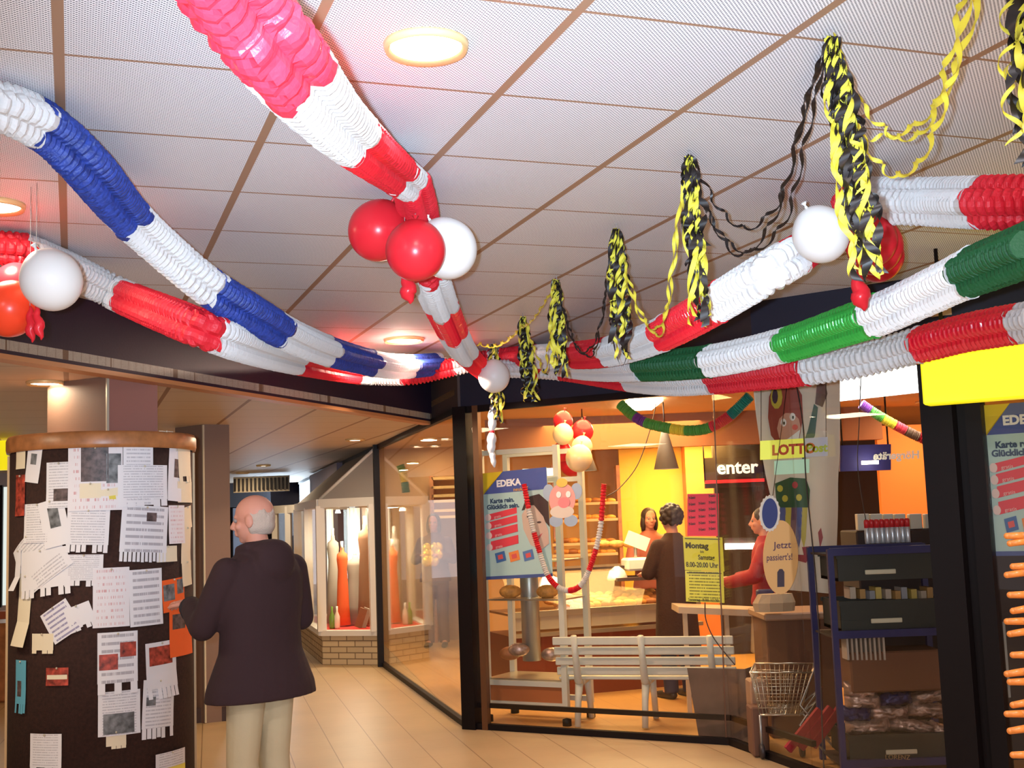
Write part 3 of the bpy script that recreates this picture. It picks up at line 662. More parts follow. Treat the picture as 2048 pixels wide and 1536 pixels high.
def note(x0,y0,x1,y1,m='paper',rot=0,label='',strips=0,missing=(),photos=(),group='papers pinned to the notice column',curl=.3,name='paper_note'):
    """pixel box -> sheet on the cylinder; photos are (u0,v0,u1,v1,mat) inside it"""
    xc=(x0+x1)/2; yc=(y0+y1)/2; a0,zc=cyl_hit(xc,yc); sc_=(CX.y-CR*.8)/FPX
    al,_=cyl_hit(max(x0,34),yc); ar,_=cyl_hit(min(x1,382),yc); w_=(ar-al)*CR
    if w_<.03: w_=.03
    ac=(al+ar)/2; h_=(y1-y0)*sc_; LAY[0]+=1; lay=.002+.0009*(LAY[0]%9)
    rs=random.Random(LAY[0])
    def pt(u,v,k=0):
        xx=(u-.5)*w_; zz=(v-.5)*h_; c,s_=math.cos(R_(rot)),math.sin(R_(rot)); X=xx*c-zz*s_; Z=xx*s_+zz*c
        lift=lay+k+curl*.05*(max(0,.5-v)**2)*h_/.2
        a=ac+X/CR; return Vector((CX.x+(CR+lift)*math.cos(a),CX.y+(CR+lift)*math.sin(a),zc+Z))
    def grid(u0,v0,u1,v1,k,thk=True):
        nu=max(2,int((u1-u0)*w_/.02)+1); nv=3; vs=[pt(u0+(u1-u0)*i/nu,v0+(v1-v0)*j/nv,k) for j in range(nv+1) for i in range(nu+1)]
        fs=[(j*(nu+1)+i,j*(nu+1)+i+1,(j+1)*(nu+1)+i+1,(j+1)*(nu+1)+i) for j in range(nv) for i in range(nu)]
        uv=[[(u0+(u1-u0)*(i+a)/nu,v0+(v1-v0)*(j+b_)/nv) for a,b_ in((0,0),(1,0),(1,1),(0,1))] for j in range(nv) for i in range(nu)]
        return vs,fs,uv
    root=thing(name,pt(.5,0),label,'paper note',group)
    mb=MB(); vb=.16 if strips else 0; mb.add(*grid(0,vb,1,1,0)[:2],False,grid(0,vb,1,1,0)[2]); sh_=mb.build('sheet',m,root)
    if strips:
        for i in range(strips):
            if i in missing: continue
            g_=grid(i/strips+.01,0-.03*rs.random(),(i+1)/strips-.012,vb,.0); MB().add(g_[0],g_[1],False,g_[2]).build('tear_off_strip',m if m in('paper_y','paper_b','paper_o') else 'paper',sh_)
    for (a,b_,c,d,pm) in photos:
        g_=grid(a,b_,c,d,.0008); MB().add(g_[0],g_[1],False,g_[2]).build('printed_picture',pm,sh_)
    pn=pt(.5,.97,.003); MB().ell(pn,.006,8,6).build('pin','pin',root)
    return root
N_=note
N_(54,893,82,965,'paper',-8,'narrow white slip at top left of the column beside a cream slip',photos=[(.3,.5,.7,.8,'photo_g')])
N_(34,893,52,938,'paper_y',0,'small cream slip at the left top edge of the column')
N_(94,925,145,1015,'print',0,'printed sheet with small dark picture left of the large poster',photos=[(.3,.15,.95,.42,'photo_d')])
N_(137,893,245,1020,'print3',0,'large poster with black photographs and red lettering at the top of the column',photos=[(.24,.45,.74,.98,'photo_d'),(.70,.42,.97,.88,'photo_g')])
N_(246,888,305,1010,'print',0,'white printed sheet right of the large poster, under the wooden rim')
N_(160,967,202,996,'paper_y',0,'cream slip under the large poster, left of two')
N_(196,978,240,1014,'paper_y',8,'cream slip with a notch under the large poster, right of two',photos=[(.5,.3,.8,.6,'yellow_ribbon')])
N_(235,930,332,1012,'print',0,'wide white form hanging right of the cream slips',strips=6,missing=(3,))
N_(336,895,362,1004,'paper',-4,'tall narrow slip with a dark picture near the right edge',photos=[(.4,.45,.85,.8,'photo_d')])
N_(356,893,380,965,'paper_y',3,'cream tear-off slip at the upper right edge',strips=4,missing=(1,))
N_(354,962,382,1006,'paper_y',0,'short cream slip below the upper right tear-off slip')
N_(50,1008,108,1085,'print',0,'white sheet with a small dark stamp at left, partly covered',photos=[(.6,.5,.8,.75,'photo_d')])
N_(84,1000,136,1092,'paper',12,'tilted white sheet with a dark phone picture, left half of the column',photos=[(.35,.4,.75,.92,'photo_g')])
N_(30,950,52,1032,'photo_r',0,'faded brown flyer at the left edge of the column')
N_(134,1020,218,1102,'print',-3,'white sheet with one strip torn out, middle of the column',strips=8,missing=(4,))
N_(240,1012,332,1122,'print2',-4,'large white notice with a black square logo',photos=[(.5,.72,.72,.88,'photo_d')],strips=12)
N_(335,1010,366,1088,'print3',0,'pink printed slip near the right edge, beside a cream strip')
N_(366,1012,382,1058,'paper_y',8,'curled cream strip at the right edge')
N_(362,1052,380,1130,'paper_y',-6,'long curled cream strip at the right edge, below the first')
N_(36,1062,128,1170,'print',34,'large white sheet pinned at a slant on the left of the column',photos=[(.1,.6,.2,.75,'photo_d'),(.5,.85,.62,.95,'photo_d')])
N_(44,1100,140,1190,'paper',6,'white sheet with torn bottom edge under the slanted sheet',strips=9,missing=(3,6),curl=.6)
N_(130,1110,206,1170,'print',-2,'white sheet with torn strips in the middle, above the double notice',strips=7,missing=(3,))
N_(312,1092,352,1124,'paper_y',0,'small blank cream card right of the large notice')
N_(362,1122,380,1172,'paper_y',4,'cream slip at the right edge above the orange flyer')
N_(186,1137,258,1252,'print3',0,'white notice with red lettering, left half of a taped pair')
N_(258,1139,322,1250,'print2',1,'white notice with dark heading and list, right half of a taped pair')
N_(324,1157,368,1222,'paper_o',4,'orange flyer with grey pictures near the man',photos=[(.05,.35,.5,.85,'photo_g'),(.62,.5,.95,.95,'photo_g')])
N_(338,1212,382,1312,'paper_o',0,'long orange flyer with a black picture at the right edge',photos=[(.1,.55,.6,.85,'photo_d')])
N_(38,1150,62,1290,'paper_y',-4,'long crumpled cream paper hanging down the left edge',curl=1.5)
N_(92,1210,154,1275,'print4',32,'handwritten card pinned at a slant on the lower left')
N_(134,1210,188,1258,'paper',20,'blank white tear-off slip beside the handwritten card',strips=5,missing=(2,))
N_(66,1268,108,1306,'paper_y',0,'small cream tear-off slip below the handwritten card',strips=4,missing=(1,))
N_(32,1322,54,1422,'paper_b',0,'light blue tear-off flyer on the lower left edge',strips=5,missing=(1,),photos=[(.2,.3,.6,.6,'photo_d')])
N_(94,1336,138,1370,'photo_r',0,'small red card with a white band on dark cork',photos=[(.05,.35,.95,.6,'paper_y')])
N_(195,1266,274,1382,'print2',0,'white sheet with two red photographs and a missing strip',strips=5,missing=(1,3),photos=[(.04,.38,.5,.64,'photo_r'),(.55,.58,.96,.82,'photo_r')])
N_(292,1284,352,1392,'paper',2,'white sheet with a big red picture and ragged lower edge',strips=7,missing=(1,),photos=[(.1,.58,.85,.92,'photo_r')],curl=.8)
N_(196,1384,280,1468,'print',0,'white sheet with a wide grey photograph near the bottom',photos=[(.12,.04,.85,.5,'photo_g')])
N_(284,1360,346,1472,'print',-3,'white printed sheet with small picture under the red picture sheet',strips=7,missing=(5,),photos=[(.1,.55,.38,.7,'photo_g')])
N_(212,1464,252,1496,'paper_y',0,'little white tear-off slip under the grey photograph sheet',strips=4,missing=(0,))
N_(62,1470,124,1545,'print',0,'white sheet with tear-off strips at the lower left',strips=4,missing=(1,))
N_(310,1504,368,1580,'print',0,'white sheet with yellow lower half at the bottom right',photos=[(0,0,1,.6,'paper_yl')])
N_(28,1100,44,1180,'paper',0,'white curled slip sticking out of the left edge of the column',curl=3)
N_(316,862,344,886,'paper_y',0,'small pale sticker on the wooden rim')
# ------------------------------------------------------------------ people
def remesh(o,v,sm=6):
    r=o.modifiers.new('remesh','REMESH'); r.mode='VOXEL'; r.voxel_size=v; r.use_smooth_shade=True
    s_=o.modifiers.new('smooth','SMOOTH'); s_.iterations=sm; s_.factor=.6; return o
def hand(mb,wr,d,up,curl=.5,thumb=1,s=1):
    """palm at wrist wr pointing along d, back of hand towards up; five separate bent fingers"""
    d=Vector(d).normalized(); up=Vector(up); up=(up-d*up.dot(d)).normalized(); sd=d.cross(up)
    wr=Vector(wr); pc=wr+d*.05*s
    mb.ell(pc,(.042*s,.050*s,.018*s),14,10,Matrix((sd,d,up)).transposed())
    for i,(o_,ln) in enumerate(((-.030,.066),(-.010,.076),(.010,.072),(.029,.058))):
        b_=pc+sd*o_*s+d*.038*s; a1=curl*.7; p1=b_+(d*math.cos(a1)-up*math.sin(a1))*ln*.45*s; a2=curl*1.7; p2=p1+(d*math.cos(a2)-up*math.sin(a2))*ln*.32*s; a3=curl*2.4; p3=p2+(d*math.cos(a3)-up*math.sin(a3))*ln*.25*s
        mb.limb([(b_,.0095*s),(p1,.0088*s),(p2,.008*s),(p3,.0066*s)])
    b_=pc+sd*(-.032*thumb)*s-d*.018*s; p1=b_+(sd*(-thumb)*.7+d*.7-up*.25).normalized()*.038*s; p2=p1+(sd*(-thumb)*.2+d*.9-up*.4).normalized()*.03*s
    mb.limb([(b_,.013*s),(p1,.0105*s),(p2,.008*s)])
def head(mb,c,s=1,m=None):
    m=m or Matrix.Identity(3); c=Vector(c); T=lambda x,y,z:c+m@Vector((x*s,y*s,z*s)); rr=lambda r:tuple(v*s for v in r)
    mb.ell(T(0,-.012,.028),rr((.076,.097,.088)),20,14,m)      # skull
    mb.ell(T(0,.018,-.035),rr((.060,.070,.082)),20,14,m)      # face
    mb.ell(T(0,.050,-.092),rr((.030,.028,.022)),12,8,m)       # chin
    mb.ell(T(0,.070,.018),rr((.050,.022,.014)),12,8,m)        # brow
    mb.limb([(T(0,.088,.008),.009*s),(T(0,.108,-.030),.013*s)]); mb.ell(T(-.011,.100,-.034),.010*s); mb.ell(T(.011,.100,-.034),.010*s)
    mb.ell(T(0,.088,-.058),rr((.026,.010,.006)),12,8,m); mb.ell(T(0,.085,-.070),rr((.024,.010,.007)),12,8,m)
    for k in(-1,1):
        mb.ell(T(k*.079,-.008,-.012),rr((.010,.022,.034)),12,8,m); mb.ell(T(k*.040,.060,-.030),rr((.022,.020,.020)),12,8,m)
def person(name_lab,loc,az,h,arms,top,legs_m,hair,hairstyle,cat='person',hood=False,coat=.80,seat=False,vox=.009,headturn=0,stoop=0,broad=1.0,skirt=None,flare=1.0,shoes='shoe',group=None,stride=0):
    k=h/1.75; rz=-R_(az)
    t=thing('person',(loc[0],loc[1],loc[2] if len(loc)>2 else 0),name_lab,cat,group,rz)
    base=world_loc(t); O=lambda x,y,z:Vector((x*k,y*k,z*k))+base
    hm=Matrix.Rotation(-R_(headturn),3,'Z')@Matrix.Rotation(-stoop*.6,3,'X')
    hc=O(0,.03+stoop*.12,1.625-stoop*.02)
    bd=MB(); head(bd,hc,k,hm); bd.limb([(O(0,-.005,1.43),.058*k),(O(0,.015+stoop*.06,1.55),.052*k)])
    tor=[(0,0,.90,.14,.10),(0,0,1.0,.14,.10),(0,0,1.12,.135,.095),(0,.0,1.28,.16,.11),(0,-.005,1.40,.155,.095),(0,-.005,1.46,.07,.06)]
    bd.loft([(base.x+a*k,base.y+b_*k,base.z+z*k,rx*k,ry*k) for a,b_,z,rx,ry in tor])
    lg=[]
    for sd in(-1,1):
        st=stride*sd; hip=O(sd*.085,0,.90); kn=O(sd*.095,.03+st*.12,.49); an=O(sd*.10,-.01+st*.22,.085); toe=O(sd*.115,.12+st*.22,.035)
        lg.append((hip,kn,an,toe)); bd.limb([(hip,.08*k),(kn,.052*k),(an,.036*k),(toe,.03*k)])
        sh=O(sd*.16*broad,-.005,1.38); el,wr,hd,cu=arms[0 if sd<0 else 1]; el=O(*el); wr=O(*wr)
        bd.limb([(sh,.05*k),(el,.038*k),(wr,.026*k)]); hand(bd,wr,hd,(0,0,1) if abs(Vector(hd).normalized().z)<.8 else (0,-1,0),cu,-sd,k)
    body=remesh(bd.build('body','skin',t),vox*.62,3)
    for sd in(-1,1):
        MB().ell(hc+hm@Vector((sd*.030*k,.076*k,.002)),.0115*k,12,8).build('eye',flat((.25,.2,.18)),t)
    # trousers
    tr=MB(); tr.loft([(base.x,base.y,base.z+z*k,rx*k,ry*k) for z,rx,ry in((.80,.15,.11),(.90,.165,.125),(1.0,.155,.115),(1.03,.15,.11))])
    for hip,kn,an,toe in lg: tr.limb([(hip+Vector((0,0,-.02*k)),.098*k),(kn,.076*k)]); tr.tube([kn,kn.lerp(an,.5),an+Vector((0,0,-.03*k))],[.076*k,.070*k,.068*k],16)
    if skirt: tr.loft([(base.x,base.y,base.z+z*k,rx*k,ry*k) for z,rx,ry in((.5,.24,.19),(.8,.21,.17),(1.0,.16,.12))])
    remesh(tr.build('trousers' if not skirt else 'skirt',legs_m,t),vox)
    # top
    jk=MB(); f=flare; b0=broad
    rings=[(0,0,coat,.215*f*b0,.165*f),(0,0,coat+.06,.208*f*b0,.16*f),(0,0,1.0,.185*b0,.145),(0,0,1.10,.18*b0,.14),(0,.0,1.24,.192*b0,.145),(0,-.005,1.36,.195*b0,.135),(0,-.005,1.42,.165*b0,.115),(0,.0,1.475,.085,.08),(0,.01,1.50,.075,.07)]
    rings=[r for i,r in enumerate(rings) if i<2 or r[2]>coat+.08]
    jk.loft([(base.x+a*k,base.y+b_*k,base.z+z*k,rx*k,ry*k) for a,b_,z,rx,ry in rings],28)
    for sd in(-1,1):
        sh=O(sd*.165*b0,-.005,1.375); el,wr,hd,cu=arms[0 if sd<0 else 1]; el=O(*el); wr=O(*wr)
        jk.limb([(sh,.074*k),(sh.lerp(el,.5),.072*k),(el,.066*k)]); jk.tube([el,el.lerp(wr,.5),wr.lerp(el,.06)],[.066*k,.060*k,.052*k],16)
    if hood:
        jk.ell(O(0,-.115,1.42),(.115*k,.055*k,.105*k)); jk.ell(O(0,-.075,1.475),(.115*k,.075*k,.05*k)); jk.tube([O(-.09,.05,1.47),O(-.1,-.03,1.49),O(0,-.1,1.50),O(.1,-.03,1.49),O(.09,.05,1.47)],.028*k,12)
    remesh(jk.build('jacket',top,t),vox)
    # hair
    hr=MB(); T=lambda x,y,z:hc+hm@Vector((x*k,y*k,z*k))
    if hairstyle=='fringe':
        for i in range(13):
            a=PI*(1.0+i/12.0); e_=.012*math.sin(a*7); hr.ell(T(.067*math.cos(a),-.012+.084*math.sin(a),.004+e_),(.0125*k,.018*k,.036*k)); hr.ell(T(.066*math.cos(a),-.010+.082*math.sin(a),-.035),(.0125*k,.018*k,.032*k)); hr.ell(T(.052*math.cos(a),-.012+.066*math.sin(a),-.062),(.013*k,.016*k,.022*k))
    elif hairstyle=='long':
        hr.ell(T(0,-.022,.035),(.088*k,.098*k,.092*k)); hr.ell(T(0,-.055,-.06),(.095*k,.065*k,.11*k)); hr.ell(T(0,-.06,-.12),(.085*k,.05*k,.08*k))
        for sd in(-1,1): hr.ell(T(sd*.075,-.01,-.05),(.025*k,.045*k,.09*k))
    elif hairstyle=='curly':
        for i in range(46):
            a=i*2.4; z=1-i/24.0
            if z<-.75: continue
            r=math.sqrt(max(0,1-z*z)); y_=r*math.sin(a)
            if y_>.55 and z<.35: continue
            hr.ell(T(.092*r*math.cos(a),-.02+.10*y_,.03+.095*z),.030*k,10,8)
    else:
        hr.ell(T(0,-.02,.035),(.083*k,.100*k,.088*k)); hr.ell(T(0,-.05,-.02),(.078*k,.06*k,.07*k))
    remesh(hr.build('hair',hair,t),.007,3)
    for hip,kn,an,toe in lg:
        s_=MB(); s_.limb([(an+Vector((0,-.02*k,-.04*k)),.042*k),(toe+Vector((0,0,.0)),.04*k),(toe+Vector((0,.07*k,-.004*k)),.034*k)])
        remesh(s_.build('shoe',shoes,t),vox,3)
    return t
mp=P(522,1300,5.9)
MARM=[((-.27,.09,1.13),(-.17,.32,1.22),(.12,1,.12),.45),((.29,.04,1.13),(.14,.32,1.16),(-.2,1,.1),.6)]
man=person('bald elderly man in a dark plum hooded jacket and beige trousers, reading the notice column',(mp.x,mp.y),-52,1.77,
  MARM,'jacket','beige','greyhair','fringe',hood=True,coat=.78,vox=.010,broad=1.22,flare=1.16,headturn=-30,stoop=.14)
t_=man
cuf=[]
for e,w_ in [(q[0],q[1]) for q in MARM]:
    k=1.76/1.75; a=Vector(e)*k; b_=Vector(w_)*k; q=MB(); q.tube([a.lerp(b_,.80)+world_loc(man),a.lerp(b_,.98)+world_loc(man)],[.058,.056],16); q.build('knit_cuff','cuff',man)
down=[((-.24,-.02,1.12),(-.24,.08,.88),(0,.1,-1),.4),((.24,-.02,1.12),(.24,.08,.88),(0,.1,-1),.4)]
fw=[((-.25,.05,1.14),(-.13,.28,1.12),(.2,1,.1),.5),((.25,.05,1.14),(.13,.28,1.12),(-.2,1,.1),.5)]
p=P(1352,1200,10.6)
person('dark haired customer in a long brown coat waiting at the bakery counter',(p.x,p.y),-25,1.66,fw,'browncoat','jeans','darkhair','curly',coat=.45,vox=.013,flare=1.05)
p=P(1305,1200,12.9)
person('dark haired saleswoman behind the bakery counter',(p.x,p.y),170,1.66,fw,flat((.30,.08,.05)),'jeans','darkhair','long',coat=.85,vox=.014)
p=P(1540,1200,9.75)
person('shop worker in a dark red shirt and beige apron behind the oval sign',(p.x,p.y),-70,1.62,[((-.26,.08,1.16),(-.20,.36,1.10),(0,1,.1),.5),((.26,.06,1.16),(.18,.34,1.12),(0,1,.1),.5)],'redshirt','apron','lightwood' if False else 'darkhair','short',coat=.90,vox=.013,skirt=True)
p=P(872,1200,15.6)
pn=person('person in dark clothes holding crumpled yellow foil, seen through the passage glass',(p.x,p.y),185,1.70,[((-.25,.06,1.14),(-.10,.25,1.20),(.3,1,.3),.6),((.25,.06,1.14),(.10,.25,1.20),(-.3,1,.3),.6)],flat((.10,.03,.02)),flat((.12,.05,.03)),'darkhair','long',coat=.85,vox=.014)
t=thing('foil_bundle',(p.x+.02,p.y-.36,1.2),'crumpled yellow foil bundle held by the person seen through the passage glass','foil bundle'); b=MB()
for i in range(9): b.ell((p.x-.08+.05*(i%4),p.y-.36+.01*i,1.1+.08*(i//3)),(.06,.04,.07),8,6)
b.build('foil_crumples',mat('yellow_foil',(.75,.55,.05),.25,.5,bump=1,bscale=25),t)
for x,Y,lb,cm in((632,21.5,'distant passer-by in a blue jacket seen through the bay window','bluejacket'),(600,23.0,'distant passer-by in pale blue at the far end of the passage','bluejacket')):
    p=P(x,1150,Y); person(lb,(p.x,p.y),10,1.72,down,cm,'jeans','greyhair','short',vox=.02)
# ------------------------------------------------------------------ display bay of the passage shop
V1=Vector((-2.30,14.10)); V2=Vector(cor(4.50)); V3=Vector(cor(7.4)); V0=V1+CD*2.9-Vector((.02,0)); V0=Vector((-3.02,16.6)); 
t=thing('display_bay',(V1.x+.3,V1.y+1,0),'white framed shop display bay on a low pale brick base with a sloping roof','display bay')
def uvwall(a,b_,z0,z1): 
    L=(b_-a).length; return [(a.x,a.y,z0),(b_.x,b_.y,z0),(b_.x,b_.y,z1),(a.x,a.y,z1)],[(0,1,2,3)],[[(0,z0),(L,z0),(L,z1),(0,z1)]]
b=MB()
for a,c in((V1,V2),(V0,V1),(V3,V0)): v,f,u=uvwall(a,c,0,.33); b.add(v,f,False,u)
b.build('brick_base','brick',t)
def off(v,d): return v+d
b=MB()
for a,c in((V1,V2),(V0,V1),(V3,V0)): wall(b,a,c,.33,.39,.10,-.04)
b.build('sill','white_paint',t)
b=MB()
for a,c in((V1,V2),(V0,V1),(V3,V0)): wall(b,a,c,1.80,1.90,.10,-.04)
b.build('top_frame','white_paint',t)
for q_ in (V1,V0,V2.lerp(V1,.10),V0.lerp(V1,.5)): MB().box((q_.x,q_.y,1.1),(.10,.10,1.44),R_(15)).build('mullion','white_paint',t)
for a,c in((V1,V2),(V0,V1)): g_=MB(); wall(g_,a,c,.39,1.80,.006); g_.build('pane','glass',t)
MB().add([(*V1,1.90),(*V2,1.90),(*V3,1.90),(*V0,1.90),(*(V2+CD*.2),ZL-.03),(*V3,ZL-.03)],[(0,1,4),(0,4,5,3),(3,5,2)]).build('roof','slate',t)
MB().poly([(*V1,.36),(*V2,.36),(*V3,.36),(*V0,.36)],(0,0,1),.01).build('display_floor','redfloor',t)
MB().tube([Vector((*V1,1.9)),Vector((*(V2+CD*.2),ZL-.03))],.02,6).build('roof_hip','white_paint',t)
light('AREA','bay_spotlights',(V1.x+.32,V1.y+.55,1.78),26,(1,.92,.75),.3)
def gown(x,Y,m,label,w0,h0=1.45,tail=.1):
    p=P(x,1200,Y); t=thing('dress_on_stand',(p.x,p.y,.37),label,'dress','garments in the display bay')
    MB().lathe([(w0*1.25*q_,z_*h0/1.45) for q_,z_ in ((1.3,0),(1.1,.3),(.95,.65),(.8,.85),(1.0,1.02),(.9,1.1),(.35,1.14),(.3,1.2))],(p.x,p.y,.39),24,sy=.7).build('dress',m,t)
    MB().tube([(p.x,p.y,.39+1.15*h0/1.45),(p.x,p.y,.39+1.3*h0/1.45)],.018,8).build('stand_neck','white_paint',t); return t
gown(686,14.75,'orangecloth','orange red dress on a stand in the display bay',.055,1.12); gown(668,15.05,'greycloth','grey gown on a stand left of the orange dress',.06,1.3); gown(712,14.9,'greycloth','long grey brown gown right of the orange dress',.09,1.0)
gown(733,14.7,'browncloth','dark brown gown at the right end of the display bay',.07)
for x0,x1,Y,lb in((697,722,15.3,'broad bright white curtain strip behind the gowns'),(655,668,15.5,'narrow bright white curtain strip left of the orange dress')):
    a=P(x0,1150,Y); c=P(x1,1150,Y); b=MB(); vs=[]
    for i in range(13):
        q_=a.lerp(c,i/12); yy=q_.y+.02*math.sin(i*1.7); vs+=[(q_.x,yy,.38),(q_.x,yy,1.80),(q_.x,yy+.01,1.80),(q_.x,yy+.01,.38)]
    b.add(vs,[(4*i+j,4*i+4+j,4*i+4+(j+1)%4,4*i+(j+1)%4) for i in range(12) for j in range(4)]); tag(b.build('curtain',mat('glowing_white_curtain',(.9,.88,.78),.8,emit=.5)),lb,'curtain','curtains in the display bay')  # backlight is put into the curtain cloth as its own glow
for i,(x,lb) in enumerate(((664,'green bottle on the red display floor, left one'),(674,'green bottle on the red display floor, beside the orange dress'))):
    p=P(x,1235,14.5); tag(MB().lathe([(.03,0),(.034,.02),(.034,.14),(.012,.2),(.012,.26),(.0,.26)],(p.x,p.y,.372),14).build('bottle','greenglass' if i==0 else 'white_paint'),lb if i==0 else 'small cream bottle on the red display floor','bottle')
for i,x in enumerate((722,730)):
    p=P(x,1235,14.45); tag(MB().box((p.x,p.y,.49),(.09,.02,.24),M_=Matrix.Rotation(.35,3,'Y')@Matrix.Rotation(.2,3,'X')).build('picture_card',['browncloth','greycloth'][i]),['brown card leaning on the display floor','grey card leaning on the display floor, rightmost'][i],'card')
p=P(676,1030,14.4); tag(MB().lathe([(.02,.04),(.035,0),(.0,.0)],(p.x,p.y,1.735),14).build('spot_lamp','lamp_s'),'tiny bright spot lamp at the top of the display bay window','spot lamp')
b=MB(); 
for i in range(9): b.box((-7.0+i*.85,25.9,1.05),(.10,.08,2.1))
b.box((-3.5,25.9,2.1),(7.2,.1,.14)); b.box((-3.5,25.95,.35),(7.2,.06,.7)); struct('window_7',b,'post')
tag(MB().box((-5.2,24.6,.55),(1.9,.8,.9),bev=.2).build('parked_car',mat('grey_car_paint',(.08,.09,.12),.3)),'dark parked car seen small at the daylit end of the passage','car')
# cream door frame beyond the bay and grille on the cross beam
a=P(552,1150,18.6); c=P(606,1150,18.0); t=thing('glass_door',((a.x+c.x)/2,(a.y+c.y)/2,0),'cream framed glass door beyond the display bay','door')
b=MB(); 
for q_ in(a,c,a.lerp(c,.5)): b.box((q_.x,q_.y,.95),(.09,.06,1.9),R_(-15))
for z in(1.86,.05): b.bar((a.x,a.y,z),(c.x,c.y,z),.06,.12)
b.build('frame','white_paint',t); b=MB(); wall(b,(a.x,a.y),(c.x,c.y),.1,1.8,.006); b.build('pane','glass',t)
a=P(466,970,20.0); c=P(578,975,20.0); t=thing('air_grille',((a.x+c.x)/2,20,a.z-.12),'slatted beige air grille on the dark cross beam','grille')
b=MB(); b.box(((a.x+c.x)/2,20.05,a.z+.0),(c.x-a.x,.04,.26)); b.build('backing',flat((.30,.24,.16)),t)
b=MB()
for i in range(14): b.box((a.x+(c.x-a.x)*(i+.5)/14,20.0,a.z),(.025,.03,.2))
b.build('slats','post',t)
# left side: lit window and yellow sign
a=P(0,911,11); t=thing('hanging_sign',(a.x-.1,11,a.z-.13),'plain yellow illuminated sign at the left edge beyond the notice column','sign')
MB().box((a.x-.12,11,a.z),(.53,.12,.27),bev=.01).build('light_box','yellow_sign',t); MB().tube([(a.x-.2,11,a.z+.13),(a.x-.2,11,ZL)],.006).build('hanger','post',t)
t=thing('shop_window',(-6.6,13,0),'lit shop window with coloured goods at the left edge','shop window')
b=MB(); b.box((-6.4,13.4,1.5),(2.4,.04,1.3)); b.build('bright_pane',mat('daylit_pane',(.7,.8,.85),.4,emit=.7,ecol=(.75,.85,.8)),t)
b=MB()
for i in range(6): b.box((-5.35-i*.18,13.36,1.5),(.03,.03,1.34))
b.build('bars','post',t)
for i,cc in enumerate(((.25,.5,.1),(.5,.15,.08),(.1,.3,.5))):
    b=MB(); b.box((-5.3-.25*i,13.2,.9-.2*i),(.3,.2,.2)); b.build('display_goods',flat(cc),t)
tag(MB().box((-5.3,12.2,.38),(1.6,.6,.76),bev=.02).build('display_table','woodrim'),'low brown display table beyond the notice column at the left edge','table')
# ------------------------------------------------------------------ shop interior: bakery
b=MB(); p0=P(1165,800,12.2); p1=P(1760,800,12.2); b.box(((P(968,800,12.2).x+p1.x)/2,12.25,2.44),(p1.x-P(968,800,12.2).x,.12,.36)); z=P(1300,895,12.2).z
tag(b.build('bakery_fascia','brownwall'),'brown fascia board above the bakery counter','fascia')
def panel(x0,y0,x1,y1,Y,m,name,label,cat,d=.06,kind=None,group=None):
    a=P(x0,y0,Y); c=P(x1,y1,Y); o=MB().box(((a.x+c.x)/2,Y+d/2,(a.z+c.z)/2),(abs(c.x-a.x),d,abs(a.z-c.z))).build(name,m); return tag(o,label,cat,group,kind)
def fpanel(x0,y0,x1,Y,m,name,label,cat,d=.06,group=None):   # stands on the floor
    a=P(x0,y0,Y); c=P(x1,y0,Y); z=(a.z+c.z)/2; return tag(MB().box(((a.x+c.x)/2,Y+d/2,z/2),(abs(c.x-a.x),d,z)).build(name,m),label,cat,group)
fpanel(1236,880,1372,14.6,'yellowwall','partition_wall','bright yellow partition wall behind the bakery counter','wall panel',.08)
fpanel(1368,880,1424,14.2,'orangewall','partition_wall','tall narrow orange partition at the right end of the bakery','wall panel',.3)
fpanel(940,860,1238,15.2,'tanwall','partition_wall','tan partition wall left of the yellow one','wall panel',.08)
fpanel(1424,880,1760,13.6,'darkwall','partition_wall','dark shelf wall under the white lettering','wall panel',.08)
fpanel(1752,850,1868,12.4,'orangewall','partition_wall','glowing orange wall behind the blue rack','wall panel',.08)
# letters
a=P(1432,950,13.4); t=thing('shop_sign',a,'white lettering above a red light strip in the dark back of the shop','sign')
text_mb('enter',P(1434,948,13.45),(1,0,.0),(0,0,1),.21,.01,'LEFT',.004).build('lettering',mat('white_letters',(.9,.9,.9),.5,emit=.6),t)
a=P(1412,964,13.4); c=P(1530,958,13.4); MB().bar((a.x,13.45,a.z),(c.x,13.45,a.z),.03,.035).build('red_strip',mat('red_light_strip',(.8,.02,.03),.4,emit=.5),t)
for q_ in(a,c): MB().tube([(q_.x,13.47,q_.z),(q_.x,13.47,2.6)],.008,6).build('hanger','post',t)
MB().box(((a.x+c.x)/2,13.50,a.z+.1),(abs(c.x-a.x),.04,.34)).build('backing','darkwall',t)
# shelves with bread behind the counter
def loaf(x,y,Y,s,m,group,label,ry=.6):
    p=P(x,y,Y); mb=MB(); mb.ell(p,(s,s*ry,s*.45),14,8); return tag(mb.build('bread_loaf',m),label,'bread',group)
t=thing('bread_shelf',(P(1150,1000,13.8).x,13.8,0),'wall shelf with rows of bread left of the yellow wall','shelf')
for yy in(1010,1043,1090,1112):
    a=P(1105,yy,13.7); c=P(1236,yy,13.7); MB().box(((a.x+c.x)/2,13.85,a.z),(c.x-a.x,.35,.03)).build('shelf_board','woodlath',t)
for xx in(1106,1236): a=P(xx,930,13.7); MB().box((a.x,13.9,a.z/2),(.04,.3,a.z)).build('side_panel','woodrim',t)
k=0
for yy in(1003,1036,1083,1105):
    for i in range(8):
        k+=1; loaf(1116+i*15,yy-2,13.72,.052+.01*(i%3),'bread' if (k%3) else 'bread2','loaves on the bread shelf','bread loaf lying on the wall shelf left of the yellow wall')
